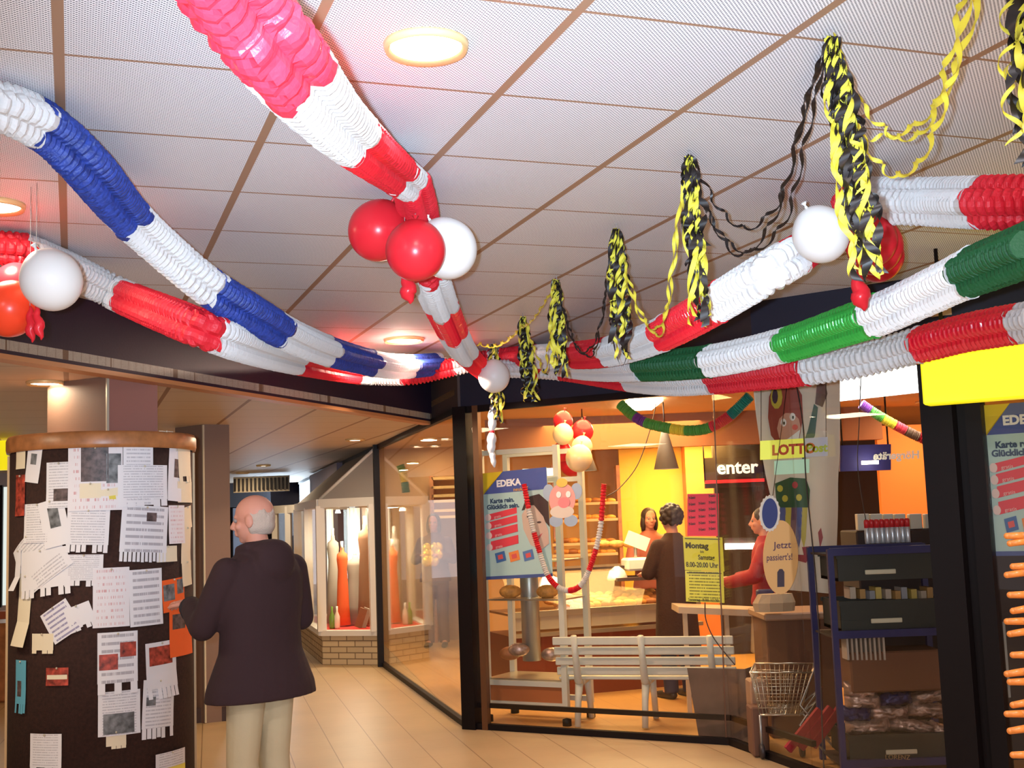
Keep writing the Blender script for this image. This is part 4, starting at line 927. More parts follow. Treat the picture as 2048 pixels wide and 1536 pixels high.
# counter
ca0=P(1085,1300,10.9); cb0=P(1390,1300,11.4); d=Vector((cb0.x-ca0.x,cb0.y-ca0.y,0)); ang=math.atan2(d.y,d.x); L_=d.length
t=thing('bakery_counter',((ca0.x+cb0.x)/2,(ca0.y+cb0.y)/2,0),'bakery counter with steel bands and sloping glass over pastries','counter')
cm=Vector(((ca0.x+cb0.x)/2,(ca0.y+cb0.y)/2,0)); nx=Vector((-math.sin(ang),math.cos(ang),0)); zt=P(1200,1215,11.1).z
L2=L_+.3; cm2=cm-d.normalized()*.10
MB().box(cm2+nx*.4+Vector((0,0,(zt-.22)/2)),(L2,.8,zt-.22),ang).build('body','counterfront',t)
MB().box(cm2+nx*.0+Vector((0,0,zt-.02)),(L2+.04,.06,.05),ang).build('upper_steel_band','steel',t)
MB().box(cm2+nx*.02+Vector((0,0,zt-.10)),(L2,.04,.12),ang).build('front_panel',flat((.45,.36,.24)),t)
MB().box(cm2-nx*.02+Vector((0,0,zt-.20)),(L2+.04,.08,.035),ang).build('lower_steel_band','steel',t)
MB().box(cm2+nx*.4+Vector((0,0,zt-.03)),(L2,.76,.02),ang).build('display_tray',flat((.30,.14,.05)),t)
g_=MB(); a=cm2-d.normalized()*L2/2; c=cm2+d.normalized()*L2/2
g_.poly([a+Vector((0,0,zt)),c+Vector((0,0,zt)),c+nx*.35+Vector((0,0,zt+.33)),a+nx*.35+Vector((0,0,zt+.33))],nx,.006); g_.build('sneeze_guard','glass_front',t)
MB().box(cm2+nx*.60+Vector((0,0,zt+.34)),(L2,.5,.02),ang).build('glass_shelf','brownface',t)
for i in range(44):
    u=(i%11)/11; rw=i//11; q_=a+d.normalized()*(L2*(.28+.66*u))+nx*(.10+.15*rw)+Vector((0,0,zt+.02+.018*rw)); rs=random.Random(i)
    mb=MB(); mb.ell((0,0,0),(.07+.015*rs.random(),.045,.036),12,8,Matrix.Rotation(rs.random()*3,3,'Z'))
    o=mb.build('pastry','bread' if i%4 else 'bread2'); o.location=q_; tag(o,'golden pastry lying in the lit bakery counter','pastry','pastries in the bakery counter')
l=light('AREA','counter_light',cm2+nx*.35+Vector((0,0,zt+.31)),6,(1,.75,.3),.5)
for i,x in enumerate((1205,1232,1262)):
    loaf(x,1088,11.75,.085,'bread','loaves on top of the counter glass',['flat bread loaf on the counter top shelf, left of three','flat bread loaf on the counter top shelf, middle of three','flat bread loaf on the counter top shelf, right of three'][i])
# scale/cash display
t=thing('cash_register',P(1275,1150,11.6),'white cash register with a tilted display on the counter','cash register')
p=P(1272,1128,11.6); MB().box(p,(.24,.22,.12),.2,bev=.02).build('housing','white_paint',t); MB().box(p+Vector((.02,-.02,.22)),(.22,.03,.13),M_=Matrix.Rotation(.4,3,'Y')).build('display','white_paint',t); MB().tube([p,p+Vector((0,0,.2))],.015).build('display_post','grey_metal',t)
MB().box(p+Vector((0,0,-.13)),(.5,.4,.03),.2).build('tray','brownface',t)
p=P(1235,1160,11.5); tag(MB().lathe([(.09,0),(.10,.02),(.07,.09),(.02,.13),(0,.13)],p,18).build('cake_cover',mat('pale_cover',(.75,.72,.65),.2)),'pale domed cover standing on the bakery counter','cover')
# pendant lamps
def pendant(x,y0,y1,ym,wt,wb,Y,label,pw=8):
    a=P(x,y0,Y); r1=wb/2*Y/FPX; r0=wt/2*Y/FPX; zt_=P(x,ym,Y).z; zb=P(x,y1,Y).z
    t=thing('pendant_lamp',(a.x,a.y,zb),label,'pendant lamp','cone pendant lamps over the bakery counter')
    MB().lathe([(r0*.4,zt_+.09),(r0,zt_),(r1,zb),(r1*.98,zb),(r0*.9,zt_-.01)],(a.x,a.y,0),28).build('lamp_shade',flat((.30,.25,.19)),t)
    MB().tube([(a.x,a.y,zt_+.08),(a.x,a.y,2.6)],.006,6).build('cable','cable',t)
    MB().lathe([(0,zb+.012),(r1*.9,zb+.012),(r1*.9,zb+.02),(0,zb+.02)],(a.x,a.y,0),24).build('bulb_disc','lamp_s',t)
    light('AREA','pendant_light',(a.x,a.y,zb-.01),pw,(1,.75,.35),r1*1.6)
pendant(1330,880,938,872,18,50,10.9,'grey cone pendant lamp hanging before the yellow wall'); pendant(1166,880,942,890,18,52,11.3,'grey cone pendant lamp behind the cream balloons',10); pendant(1126,850,879,850,12,32,11.6,'small pendant lamp behind the upper cream balloon',6)
a=P(1270,803,11.0); b=MB(); b.box((a.x+.04,10.9,2.585),(.30,.9,.03)); tag(b.build('ceiling_panel_light','lamp_s'),'flat strip lamp in the bakery ceiling right of the balloons','ceiling lamp')
# balloons inside
for i,(x,y,d_,m,lb) in enumerate(((1126,842,34,'red_balloon','red balloon inside the shop, topmost of the bunch'),(1165,862,38,'red_balloon','red balloon inside the shop, upper right of the bunch'),(1126,868,36,'cream_balloon','cream balloon inside the shop over a lamp, upper left'),(1124,903,34,'red_balloon','red balloon inside the shop, lower left of the bunch'),(1164,893,36,'cream_balloon','cream balloon inside the shop, middle right'),(1145,925,46,'red_balloon','red balloon inside the shop, lowest and behind'),(1158,916,46,'cream_balloon','large cream balloon inside the shop, lowest in front'))):
    balloon(x,y,d_*1.12,9.95-(.06*i if 'cream' in m else 0)+(.15 if i==5 else 0),m,lb,'balloons inside the bakery window',(.1,.2))
# ------------------------------------------------------------------ white display trolley with poster behind glass
def onA(x,y,o=.12): 
    n=Vector((B[0]-A[0],B[1]-A[1])).normalized(); nn=Vector((-n.y,n.x))*o; return PW(x,y,(A[0]+nn.x,A[1]+nn.y),(B[0]+nn.x,B[1]+nn.y))
t=thing('display_trolley',(onA(1030,1400,.3).x,onA(1030,1400,.3).y,0),'white framed glass display trolley with orange red kick panel behind the poster','display trolley')
fl=[onA(955,900,.3),onA(1100,895,.3)]; n2=(fl[1]-fl[0]); n2.z=0; n2.normalize(); bk=Vector((-n2.y,n2.x,0))*.42
xa=onA(960,900,.3); xb=onA(1112,900,.3); zt=xa.z
for q_ in (xa,xb,xa+bk,xb+bk): MB().box((q_.x,q_.y,zt/2+.06),(.045,.045,zt-.12),math.atan2(n2.y,n2.x)).build('post','bench',t); MB().lathe([(.0,0),(.035,0),(.035,.05),(0,.06)],(q_.x,q_.y,0.006),12).build('castor','post',t)
z0=onA(1040,1408,.3).z; z1=onA(1040,1366,.3).z
for z in(z0,z1,zt-.03,onA(1040,960,.3).z): MB().bar((xa.x,xa.y,z),(xb.x,xb.y,z),.04,.04).build('rail','bench',t); MB().bar((xa.x+bk.x,xa.y+bk.y,z),(xb.x+bk.x,xb.y+bk.y,z),.04,.04).build('rail','bench',t)
b=MB(); wall(b,(xa.x,xa.y),(xb.x,xb.y),z0+.02,z1-.02,.02); b.build('kick_panel',flat((.40,.12,.035)),t)
for z in(z1+.02,.95,1.25): b=MB(); wall(b,(xa.x,xa.y),(xb.x,xb.y),z,z+.012,.42); b.build('shelf','steel',t)
tag(MB().lathe([(.075,0),(.075,1.15)],(xa.x+.36,xa.y+.15,.45),24).build('steel_pipe','grey_metal'),'stack of grey metal tins seen through the display trolley','tins')
for i,(dx,z,m) in enumerate(((.12,.47,'bread2'),(.2,.50,'foil'),(.5,.47,'foil'),(.14,1.26,flat((.7,.05,.25))),(.24,1.26,flat((.6,.1,.3))),(.14,.96,'bread'),(.48,.96,'bread'))):
    q_=xa+n2*dx+bk*.4; mb=MB(); mb.ell((q_.x,q_.y,z+.05),(.09,.06,.055),12,8); tag(mb.build('wrapped_sweets',m),'small wrapped goods on a shelf of the display trolley','goods','wrapped goods in the display trolley')
# big poster
def ad_poster(S,label,full=True):
    t=thing('poster',S.p(.5,0),label,'poster')
    S.shape(RECT,0,flat((.42,.62,.62)),'paper',t,.004)
    S.shape(rect(0,.80,1,1),.005,flat((.06,.10,.36)),'blue_header',t)
    S.shape([(0,.74),(.02,1),(.38,1),(0,.76)],.008,flat((.75,.55,.02)),'yellow_corner',t)
    S.shape(rect(0,0,1,.03),.005,flat((.06,.10,.30)),'blue_footer',t)
    S.text('EDEKA',.28,.86,.085,.010,flat((.85,.88,.92)),t,bold=.003)
    S.text('neukauf',.52,.805,.05,.010,flat((.85,.45,.02)),t)
    S.text('Karte rein.',.17,.71,.060,.006,flat((.02,.06,.14)),t,bold=.002); S.text('Glücklich sein.',.12,.655,.060,.006,flat((.02,.06,.14)),t,bold=.002)
    for i,v in enumerate((.58,.50,.41,.30)):
        a=.018; S.shape([(.15,v-.03),(.55,v+.02),(.55,v+.075+.008*i),(.15,v+.03+.008*i)],.006,flat((.72,.05,.08)),'red_banner',t)
        S.shape(S.ell(.13,v,.045,.032),.0085,flat((.75,.6,.6)),'round_bullet',t); S.text('gratis',.22,v-.012,.035,.0085,flat((.75,.5,.5)),t,rot=.09)
    for i,(x,c) in enumerate(((.22,(.05,.15,.40)),(.42,(.80,.25,.06)),(.62,(.10,.2,.45)))):
        S.shape([(x,.15),(x+.14,.17),(x+.12,.26),(x-.02,.24)],.006,flat(c),'card_picture',t); S.shape([(x+.03,.18),(x+.10,.19),(x+.09,.23),(x+.02,.22)],.008,flat((.7,.1,.1)),'card_picture',t)
    if full:
        S.shape([(.62,.62),(.70,.74),(.88,.76),(1,.68),(1,.45),(.92,.52),(.78,.64)],.006,flat((.05,.03,.03)),'printed_hair',t)
        S.shape([(.63,.45),(.62,.58),(.70,.66),(.80,.66),(.92,.55),(.98,.42),(.98,.30),(.85,.24),(.72,.30)],.0075,flat((.60,.46,.38)),'printed_face',t)
        for x,y in((.72,.56),(.86,.50)): S.shape(S.ell(x,y,.03,.010),.0095,flat((.06,.04,.04)),'printed_eye',t)
        S.shape([(.74,.36),(.84,.34),(.90,.40),(.82,.37)],.0095,flat((.5,.12,.12)),'printed_smile',t)
    return t
S=Sheet(onA(966,1160,.14),onA(1106,1153,.14),onA(955,948,.14)); ad_poster(S,'light blue loyalty card poster with a smiling face behind the shop glass')
def onD(x,y,o=.05):
    n=Vector((E2[0]-D[0],E2[1]-D[1])).normalized(); nn=Vector((-n.y,n.x))*o; return PW(x,y,(D[0]+nn.x,D[1]+nn.y),(E2[0]+nn.x,E2[1]+nn.y))
S=Sheet(onD(1980,1112),onD(2160,1110),onD(1955,812)); ad_poster(S,'light blue loyalty card poster behind the glass right of the dark door post')
# white light panel behind the poster (shop lamp)
panel(1045,938,1110,958,9.75,mat('pale_cyan_lightbox',(.6,.85,.9),.4,emit=.9),'light_box','small pale cyan light box above the poster behind the glass','light box',.05)
# pig face decoration
t=thing('pig_cutout',onA(1125,1048,.06),'pink paper pig clown cutout on the shop glass','decoration')
S=Sheet(onA(1085,1050,.05),onA(1165,1048,.05),onA(1085,960,.05)); pk=flat((.75,.36,.34)); bl_=flat((.35,.45,.60))
for k_,(cx,cy,rx,ry,m,l_,nm) in enumerate(((.5,.55,.33,.36,pk,0,'head'),(.15,.72,.14,.18,bl_,-.003,'ear'),(.85,.72,.14,.18,bl_,-.003,'ear'),(.55,.48,.15,.12,flat((.80,.25,.28)),.004,'snout'),(.42,.66,.06,.07,flat((.85,.85,.85)),.004,'eye'),(.66,.66,.06,.07,flat((.85,.85,.85)),.004,'eye'),(.35,.08,.17,.13,bl_,.002,'shoe'),(.72,.08,.17,.13,bl_,.002,'shoe'),(.5,.92,.14,.1,flat((.7,.5,.1)),.004,'hat'),(.5,.28,.3,.14,flat((.7,.62,.55)),.002,'collar'))):
    S.shape(S.ell(cx,cy,rx,ry),l_+.0002*k_,m,nm,t,.003)
# U garland on the glass
def U(pts,cs,label,R=.03,w_=None,group='small garlands in the shop windows',o=.06,Yf=None):
    way=pts
    root=thing('paper_garland',onA(pts[0][0],pts[0][1],o) if Yf is None else P(pts[0][0],pts[0][1],Yf),label,'garland',group)
    pp=catmull([ (onA(x,y,o) if Yf is None else P(x,y,Yf)) for x,y in pts],10); n=len(pp)-1
    k=len(cs)
    for i,c in enumerate(cs):
        s0=int(n*i/k); s1=int(n*(i+1)/k); seg=pp[s0:s1+1]; fine=catmull(seg,4)
        MB().tube(fine,[R*(.55+.6*abs(math.sin(j*1.15))) for j in range(len(fine))],10,smooth=False).build((c.split('_')[0] if '_' in c else 'coloured')+'_section' ,c,root)
    return root
M['flower_purple']=flat((.22,.05,.30)); M['green_leaf']=flat((.12,.38,.06)); M['yellow_flower']=flat((.85,.68,.05)); M['red_flower']=flat((.80,.06,.08)); M['teal_leaf']=flat((.02,.28,.22))
U([(1048,968),(1062,1040),(1078,1100),(1098,1155),(1128,1180),(1160,1172),(1182,1130),(1200,1060),(1208,968)],['red_crepe','white_crepe','red_crepe','white_crepe','red_crepe','white_crepe','red_crepe','white_crepe','red_crepe','white_crepe','red_crepe'],'small red and white paper garland hung in a U behind the shop glass',.021)
U([(1240,808),(1262,828),(1290,845),(1330,855),(1370,861),(1410,858),(1445,842),(1470,822),(1500,792)],['green_leaf','green_leaf','flower_purple','green_leaf','green_leaf','yellow_flower','green_leaf','green_leaf','red_flower','red_flower','teal_leaf','teal_leaf'],'flower garland of green, purple, yellow and red paper behind the glass',.036)
U([(1722,808),(1755,830),(1790,850),(1825,868),(1862,885)],['flower_purple','green_leaf','yellow_flower','red_flower','browncloth','redcap'],'short garland of coloured paper flowers before the orange wall',.034,Yf=8.6)
_g=[o for o in bpy.data.objects if o.get('label','').startswith('short garland of coloured')][0]; _a=P(1722,808,8.6); MB().tube([_a,Vector((_a.x,_a.y,2.6))],.002,5).build('cord','string',_g)
_a=P(1862,885,8.6); MB().tube([_a,Vector((_a.x,_a.y,2.6))],.002,5).build('cord','string',_g)
U([(800,930),(808,955),(812,985)],['green_leaf','yellow_flower','teal_leaf'],'faint green garland seen through the passage glass',.045,Yf=13.2)
# signs on the glass
def sheetA(x0,y0,x1,y1,o=.02): return Sheet(onA(x0,y1,o),onA(x1,y1,o),onA(x0,y0,o))
S=sheetA(1375,988,1438,1072,.03); t=thing('red_notice',S.p(.5,0),'red notice sheet with rows of black words on the shop glass','notice'); S.shape(RECT,0,flat((.85,.03,.08)),'paper',t,.003)
for i in range(6):
    for j in range(3):
        if (i,j) in((0,1),(5,0)): continue
        S.text('Neu',.05+.32*j,.87-.155*i+.02*j,.095,.004,flat((.12,.01,.02)),t,bold=.001,sx=1.0,rot=.12)
S=Sheet(onA(1370,1140,.03),onA(1449,1143,.03),onA(1366,1073,.03)); t=thing('opening_hours_sheet',S.p(.5,0),'yellow opening hours sheet reading Montag bis Samstag on the shop glass','notice'); S.shape(RECT,0,flat((.72,.70,.06)),'paper',t,.003)
ink=flat((.06,.05,.02)); S.text('Montag',.05,.66,.24,.004,ink,t,bold=.002); S.text('bis',.42,.53,.11,.004,ink,t); S.text('Samstag',.36,.33,.20,.004,ink,t,bold=.001,sx=.8); S.text('8.00-20.00 Uhr',.04,.10,.21,.004,ink,t,bold=.001,sx=.78)
S.shape(rect(.05,.93,.95,.955),.004,ink,'printed_border',t)
S=Sheet(onA(1372,1203,.03),onA(1449,1206,.03),onA(1370,1141,.03)); t=thing('opening_hours_sheet',S.p(.5,0),'lower yellow sheet with a weekly timetable on the shop glass','notice')
MB().add([S.p(0,0),S.p(1,0),S.p(1,1),S.p(0,1)],[(0,1,2,3)],False,[RECT]).build('paper','print_y',t); S.shape(rect(.05,.92,.95,.95),.003,ink,'printed_border',t); S.text('Sonntag  8.00-12.00',.06,.03,.13,.004,ink,t)
# clown banner
def onC(x,y,o=.0): return P(x,y,7.9+o)
t=thing('clown_banner',onC(1590,1185),'tall white cloth banner with a painted red haired clown','banner')
b=MB(); NU,NV=16,20; L0=[(1506,770),(1512,830),(1522,900),(1533,960),(1548,1020),(1560,1080),(1568,1130),(1576,1180)]; R1=[(1680,755),(1680,830),(1680,900),(1676,960),(1676,1020),(1674,1080),(1672,1130),(1670,1188)]
def ban(u,v,o=0):
    f=(1-v)*7; i=min(6,int(f)); q=f-i; lx=L0[i][0]*(1-q)+L0[i+1][0]*q; ly=L0[i][1]*(1-q)+L0[i+1][1]*q; rx=R1[i][0]*(1-q)+R1[i+1][0]*q; ry=R1[i][1]*(1-q)+R1[i+1][1]*q
    return onC(lx+(rx-lx)*u,ly+(ry-ly)*u,o-.03*math.sin(u*9+1)-.0)
vs=[ban(i/NU,1-j/NV) for j in range(NV+1) for i in range(NU+1)]+[ban(i/NU,1-j/NV,.004) for j in range(NV+1) for i in range(NU+1)]
k=(NU+1)*(NV+1); fs=[(j*(NU+1)+i,j*(NU+1)+i+1,(j+1)*(NU+1)+i+1,(j+1)*(NU+1)+i) for j in range(NV) for i in range(NU)]
b.add(vs,fs+[tuple(k+q for q in f[::-1]) for f in fs],True); b.build('cloth','cloth_white',t)
MB().tube([onC(1500,757,-.01),onC(1686,745,-.01)],.012,8).build('rod','woodlath',t)
def blob(pts,m,nm,k):
    q=[]
    def inv(x,y):
        v=1-(y-765)/420.0; v=max(0.01,min(.99,v)); f=(1-v)*7; i=min(6,int(f)); r=f-i; lx=L0[i][0]*(1-r)+L0[i+1][0]*r; rx=R1[i][0]*(1-r)+R1[i+1][0]*r; return max(.01,min(.99,(x-lx)/(rx-lx))),v
    P0=[]
    n=len(pts)
    for i in range(n):
        a=pts[i]; c=pts[(i+1)%n]
        for s_ in range(4): P0.append((a[0]+(c[0]-a[0])*s_/4,a[1]+(c[1]-a[1])*s_/4))
    cx=sum(p[0] for p in P0)/len(P0); cy=sum(p[1] for p in P0)/len(P0); vs=[];nr=5
    for r in range(1,nr+1):
        for p in P0: vs.append(ban(*inv(cx+(p[0]-cx)*r/nr,cy+(p[1]-cy)*r/nr),-.012-.0015*k))
    vs.append(ban(*inv(cx,cy),-.012-.0015*k)); N1=len(P0); fs=[(r*N1+i,r*N1+(i+1)%N1,(r+1)*N1+(i+1)%N1,(r+1)*N1+i) for r in range(nr-1) for i in range(N1)]+[(nr*N1,(i+1)%N1,i) for i in range(N1)]
    MB().add(vs,fs,True).build(nm,m,t)
def E_(cx,cy,rx,ry,n=10): return [(cx+rx*math.cos(2*PI*i/n),cy+ry*math.sin(2*PI*i/n)) for i in range(n)]
hr_=flat((.30,.05,.03)); blob([(1538,790),(1550,765),(1590,768),(1604,790),(1606,830),(1598,870),(1560,880),(1542,860),(1536,830)],hr_,'painted_hair',1)
blob(E_(1578,848,24,28),flat((.62,.30,.20)),'painted_face',2); blob(E_(1553,792,12,22),flat((.55,.42,.05)),'painted_hat',3); blob(E_(1550,790,6,14),flat((.06,.03,.05)),'painted_hat_band',4)
for x,y in((1567,838),(1585,828)): blob(E_(x,y,6,7),flat((.8,.75,.7)),'painted_eye',4); blob(E_(x+1,y+1,2,3),ink,'painted_pupil',5)
blob([(1572,868),(1588,858),(1600,850),(1598,866),(1584,876)],flat((.8,.72,.65)),'painted_mouth',4); blob(E_(1590,846,6,5),flat((.7,.1,.06)),'painted_nose',5)
blob([(1634,770),(1650,770),(1655,790),(1645,812),(1630,806)],flat((.16,.09,.08)),'painted_glove',2)
blob([(1606,905),(1630,860),(1636,812),(1628,806),(1616,850),(1600,890)],flat((.05,.12,.10)),'painted_sleeve',2)
blob([(1550,952),(1580,940),(1612,942),(1620,965),(1618,1000),(1590,1000),(1562,1002),(1552,985)],flat((.04,.10,.04)),'painted_jacket',2)
for x,y in((1570,982),(1598,980),(1590,955),(1560,962)): blob(E_(x,y,6,7),flat((.6,.5,.06)) if x!=1590 else flat((.45,.05,.05)),'painted_spot',4)
for i,(x,c) in enumerate(((1566,(.10,.12,.28)),(1577,(.60,.50,.08)),(1588,(.16,.08,.12)),(1599,(.10,.12,.28)),(1609,(.55,.45,.08)))): blob([(x-6,1000),(x+6,1000),(x+3,1060),(x-1,1085),(x-7,1060)],flat(c),'painted_trouser_stripe',3)
blob([(1592,1100),(1600,1112),(1612,1108),(1612,1090),(1604,1082),(1620,1080),(1622,1100),(1612,1120),(1594,1114)],flat((.35,.04,.05)),'painted_shoe',4); blob([(1636,1050),(1642,1040),(1646,1060),(1640,1085)],flat((.35,.05,.05)),'painted_shoe',4)
# added panel modelled in place of a lotto sign's reflection in the glass
S=Sheet(P(1520,920,7.72),P(1655,912,7.72),P(1520,882,7.72)); t=thing('reflected_lottery_sign',S.p(.5,0),'small yellow panel before the clown banner, standing in for a reflected lottery and post sign','sign')
S.shape(rect(.0,.0,.66,1),0,mat('yellow_green_panel',(.72,.72,.08),.5,emit=.35),'yellow_panel',t,.01); S.shape(rect(.66,0,1,1),0,mat('lilac_panel',(.42,.42,.5),.5,emit=.15),'grey_panel',t,.01)
S.text('LOTTO',.17,.22,.72,.012,flat((.65,.08,.02)),t,bold=.004,sx=.95); S.text('Post',.68,.25,.62,.012,flat((.5,.6,.05)),t,bold=.003)
S2=Sheet(P(1548,950,7.72),P(1618,946,7.72),P(1548,922,7.72)); S2.shape(RECT,0,mat('pale_green_panel',(.45,.7,.5),.5,emit=.25),'pale_green_panel',t,.01)
for xx in(1522,1652): MB().tube([P(xx,885,7.73),P(xx,760,7.73)],.002,5).build('hanger','cable',t)
# oval sign
c=P(1561,1118,7.55); t=thing('oval_sign',P(1561,1190,7.55),'orange oval sign reading Jetzt passiert\'s with a blue round badge on top','sign')
S=Sheet(P(1526,1190,7.55),P(1596,1187,7.55),P(1526,1042,7.55)); S.shape(S.ell(.5,.5,.5,.5,40),0,flat((.72,.38,.12)),'oval_board',t,.008)
S.text('Jetzt',.30,.62,.13,.010,flat((.10,.03,.06)),t,bold=.0005); S.text("passiert's!",.09,.46,.125,.010,flat((.10,.03,.06)),t,bold=.0005,sx=.72)
S.shape([(.40,.10),(.60,.10),(.60,.30),(.54,.34),(.46,.34),(.40,.30)],.010,flat((.04,.02,.03)),'printed_can',t)
S2=Sheet(P(1519,1064,7.53),P(1560,1062,7.53),P(1519,992,7.53)); S2.shape([(.5+.5*(1+.04*(-1)**i)*math.cos(2*PI*i/40),.5+.5*(1+.04*(-1)**i)*math.sin(2*PI*i/40)) for i in range(40)],-.012,flat((.70,.60,.48)),'crown_cap_edge',t,.012); S2.shape(S2.ell(.5,.5,.38,.42,30),.002,flat((.02,.03,.14)),'blue_badge',t,.004)
MB().tube([P(1545,995,7.6),P(1560,880,7.62),P(1575,760,7.65)],.002,5).build('cord','cable',t)
# blue sign, its mirrored lettering modelled in place of a glass reflection
S=Sheet(P(1782,940,10.5),P(1680,943,10.5),P(1782,888,10.5)); t=thing('reflected_hearing_sign',S.p(.5,0),'dark blue sign before the orange wall, its white mirrored lettering standing in for a glass reflection','sign')
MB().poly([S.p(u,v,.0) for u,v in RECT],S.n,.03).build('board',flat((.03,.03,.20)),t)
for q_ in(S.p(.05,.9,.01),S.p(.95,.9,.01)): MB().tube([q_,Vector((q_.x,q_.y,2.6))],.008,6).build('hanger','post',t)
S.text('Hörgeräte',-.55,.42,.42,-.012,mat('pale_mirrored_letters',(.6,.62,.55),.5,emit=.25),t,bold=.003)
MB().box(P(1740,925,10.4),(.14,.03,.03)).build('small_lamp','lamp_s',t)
# bright fluorescent box
a=P(1677,805,9.2); S=Sheet(P(1677,803,8.8),P(1840,785,8.4),P(1677,752,8.8))
t=thing('fluorescent_light_box',S.p(.5,0),'large white fluorescent light box under the shop ceiling at right','light box'); S.shape(RECT,0,mat('white_fluorescent',(.9,.97,1),.4,emit=3.2,ecol=(.85,.96,1)),'diffuser',t,.05)
light('AREA','fluorescent_glow',S.p(.5,.5,-.1)+Vector((0,-.1,-.1)),10,(.85,.95,1),.5)
for i,(x,y) in enumerate(((1843,805),)):
    p=PZ(x,y,2.59); lamp((p.x,p.y,2.598),.06,'tiny round ceiling lamp above the orange wall at right',5,None,'lamp_s')
# strip lamp reflected rows / bar shelves
t=thing('wall_lamp_bar',P(1455,1090,11.5),'long glowing bar lamp low in the back of the shop','lamp'); a=P(1450,1093,11.6); c=P(1512,1092,11.6); MB().bar(a,c,.03,.055).build('tube','lamp_s',t); MB().bar(a+Vector((0,.03,.03)),c+Vector((0,.03,.03)),.02,.1).build('housing','darkwall',t)
# low white railing table behind the bench
a=P(1350,1216,9.9); c=P(1545,1224,9.9); t=thing('side_table',((a.x+c.x)/2,9.9,0),'low beige table with thin legs behind the right end of the bench','table')
MB().bar(a,c,.45,.05).build('table_top',flat((.50,.36,.24)),t)
for q_ in(a.lerp(c,.08),a.lerp(c,.5),a.lerp(c,.9)): MB().box((q_.x,q_.y-.1,(q_.z-.02)/2),(.035,.035,q_.z-.02)).build('leg',flat((.50,.38,.26)),t)
# ------------------------------------------------------------------ bench
t=thing('bench',PZ(1240,1455,0),'pale grey slatted park bench seen from behind through the shop glass','bench')
bl0=PZ(1150,1462,0); 
br=PZ(1478,1466,0); bl0=Vector((bl0.x,bl0.y+.06,0)); dd=Vector((1,-.30,0)).normalized(); fwd=Vector((-dd.y,dd.x,0))  # fwd: into the shop
def BP(x,y,o=0): # point on bench back plane offset o
    a2=(bl0.x,bl0.y); b2=(bl0.x+dd.x,bl0.y+dd.y); p=PW(x,y,a2,b2); return p+fwd*o
sl=[((1103,1281),(1463,1283)),((1106,1303),(1466,1303)),((1110,1325),(1470,1325)),((1114,1345),(1472,1347))]
zs=[BP(1250,(a[1]+b_[1])/2).z for a,b_ in sl]
x0=BP(1104,1290); x1=BP(1466,1290); Lb=((x1-x0).x**2+(x1-x0).y**2)**.5; o0=Vector((x0.x,x0.y,0))
for i,z in enumerate(zs):
    mb=MB(); c=o0+dd*Lb/2+fwd*(.02+.035*i)+Vector((0,0,z)); mb.box(c,(Lb,.022,.062),math.atan2(dd.y,dd.x),bev=.006); mb.build('back_slat','bench',t)
zse=BP(1250,1361).z
for i in range(4):
    mb=MB(); c=o0+dd*Lb/2+fwd*(.16+.09*i)+Vector((0,0,zse-.0)); mb.box(c,(Lb-.02,.07,.024),math.atan2(dd.y,dd.x),bev=.006); mb.build('seat_slat','bench',t)
for px in(1148,1282,1420):
    s_=(BP(px,1300)-x0); s_=s_.x*dd.x+s_.y*dd.y; q_=o0+dd*s_
    f=MB(); ztop=BP(px,1272).z
    f.tube([q_+fwd*.0+Vector((0,0,ztop)),q_+fwd*.05+Vector((0,0,zse+.14)),q_+fwd*.09+Vector((0,0,zse-.01)),q_+fwd*.14+Vector((0,0,zse-.05))],[.024,.026,.03,.032],10)
    f.tube([q_+fwd*.11+Vector((0,0,zse-.04)),q_+fwd*.46+Vector((0,0,zse-.04))],.024,10); f.build('back_support','bench',t)
    l1=MB(); l1.tube([q_+fwd*.13+Vector((0,0,zse-.03)),q_+fwd*.07+Vector((0,0,zse-.15)),q_+fwd*.02+Vector((0,0,.015))],[.034,.026,.024],10); l1.build('leg','bench',t)
    l2=MB(); l2.tube([q_+fwd*.38+Vector((0,0,zse-.03)),q_+fwd*.43+Vector((0,0,zse-.15)),q_+fwd*.48+Vector((0,0,.015))],[.034,.026,.024],10); l2.build('leg','bench',t)
# board leaning at facet corner
a=PW(1374,1336,A,B); 
def BQ(x,y,o): return onA(x,y,o)
q0=BQ(1398,1478,.10); q1=BQ(1505,1500,.06); q2=BQ(1488,1338,.06); q3=BQ(1374,1336,.14)
t=thing('grey_board',((q0.x+q1.x)/2,(q0.y+q1.y)/2,0),'brown grey board leaning behind the glass corner, in front of the bench end','board')
q0.z=.012; q1.z=.012; nn=(q1-q0).cross(q3-q0).normalized(); MB().poly([q0,q1,q2,q3],nn*-1,.015).build('board','bin',t)
MB().poly([q1,q1+Vector((.10,.16,0)),q2+Vector((.10,.16,0)),q2],(1,0,0),.008).build('side_board','bin',t)
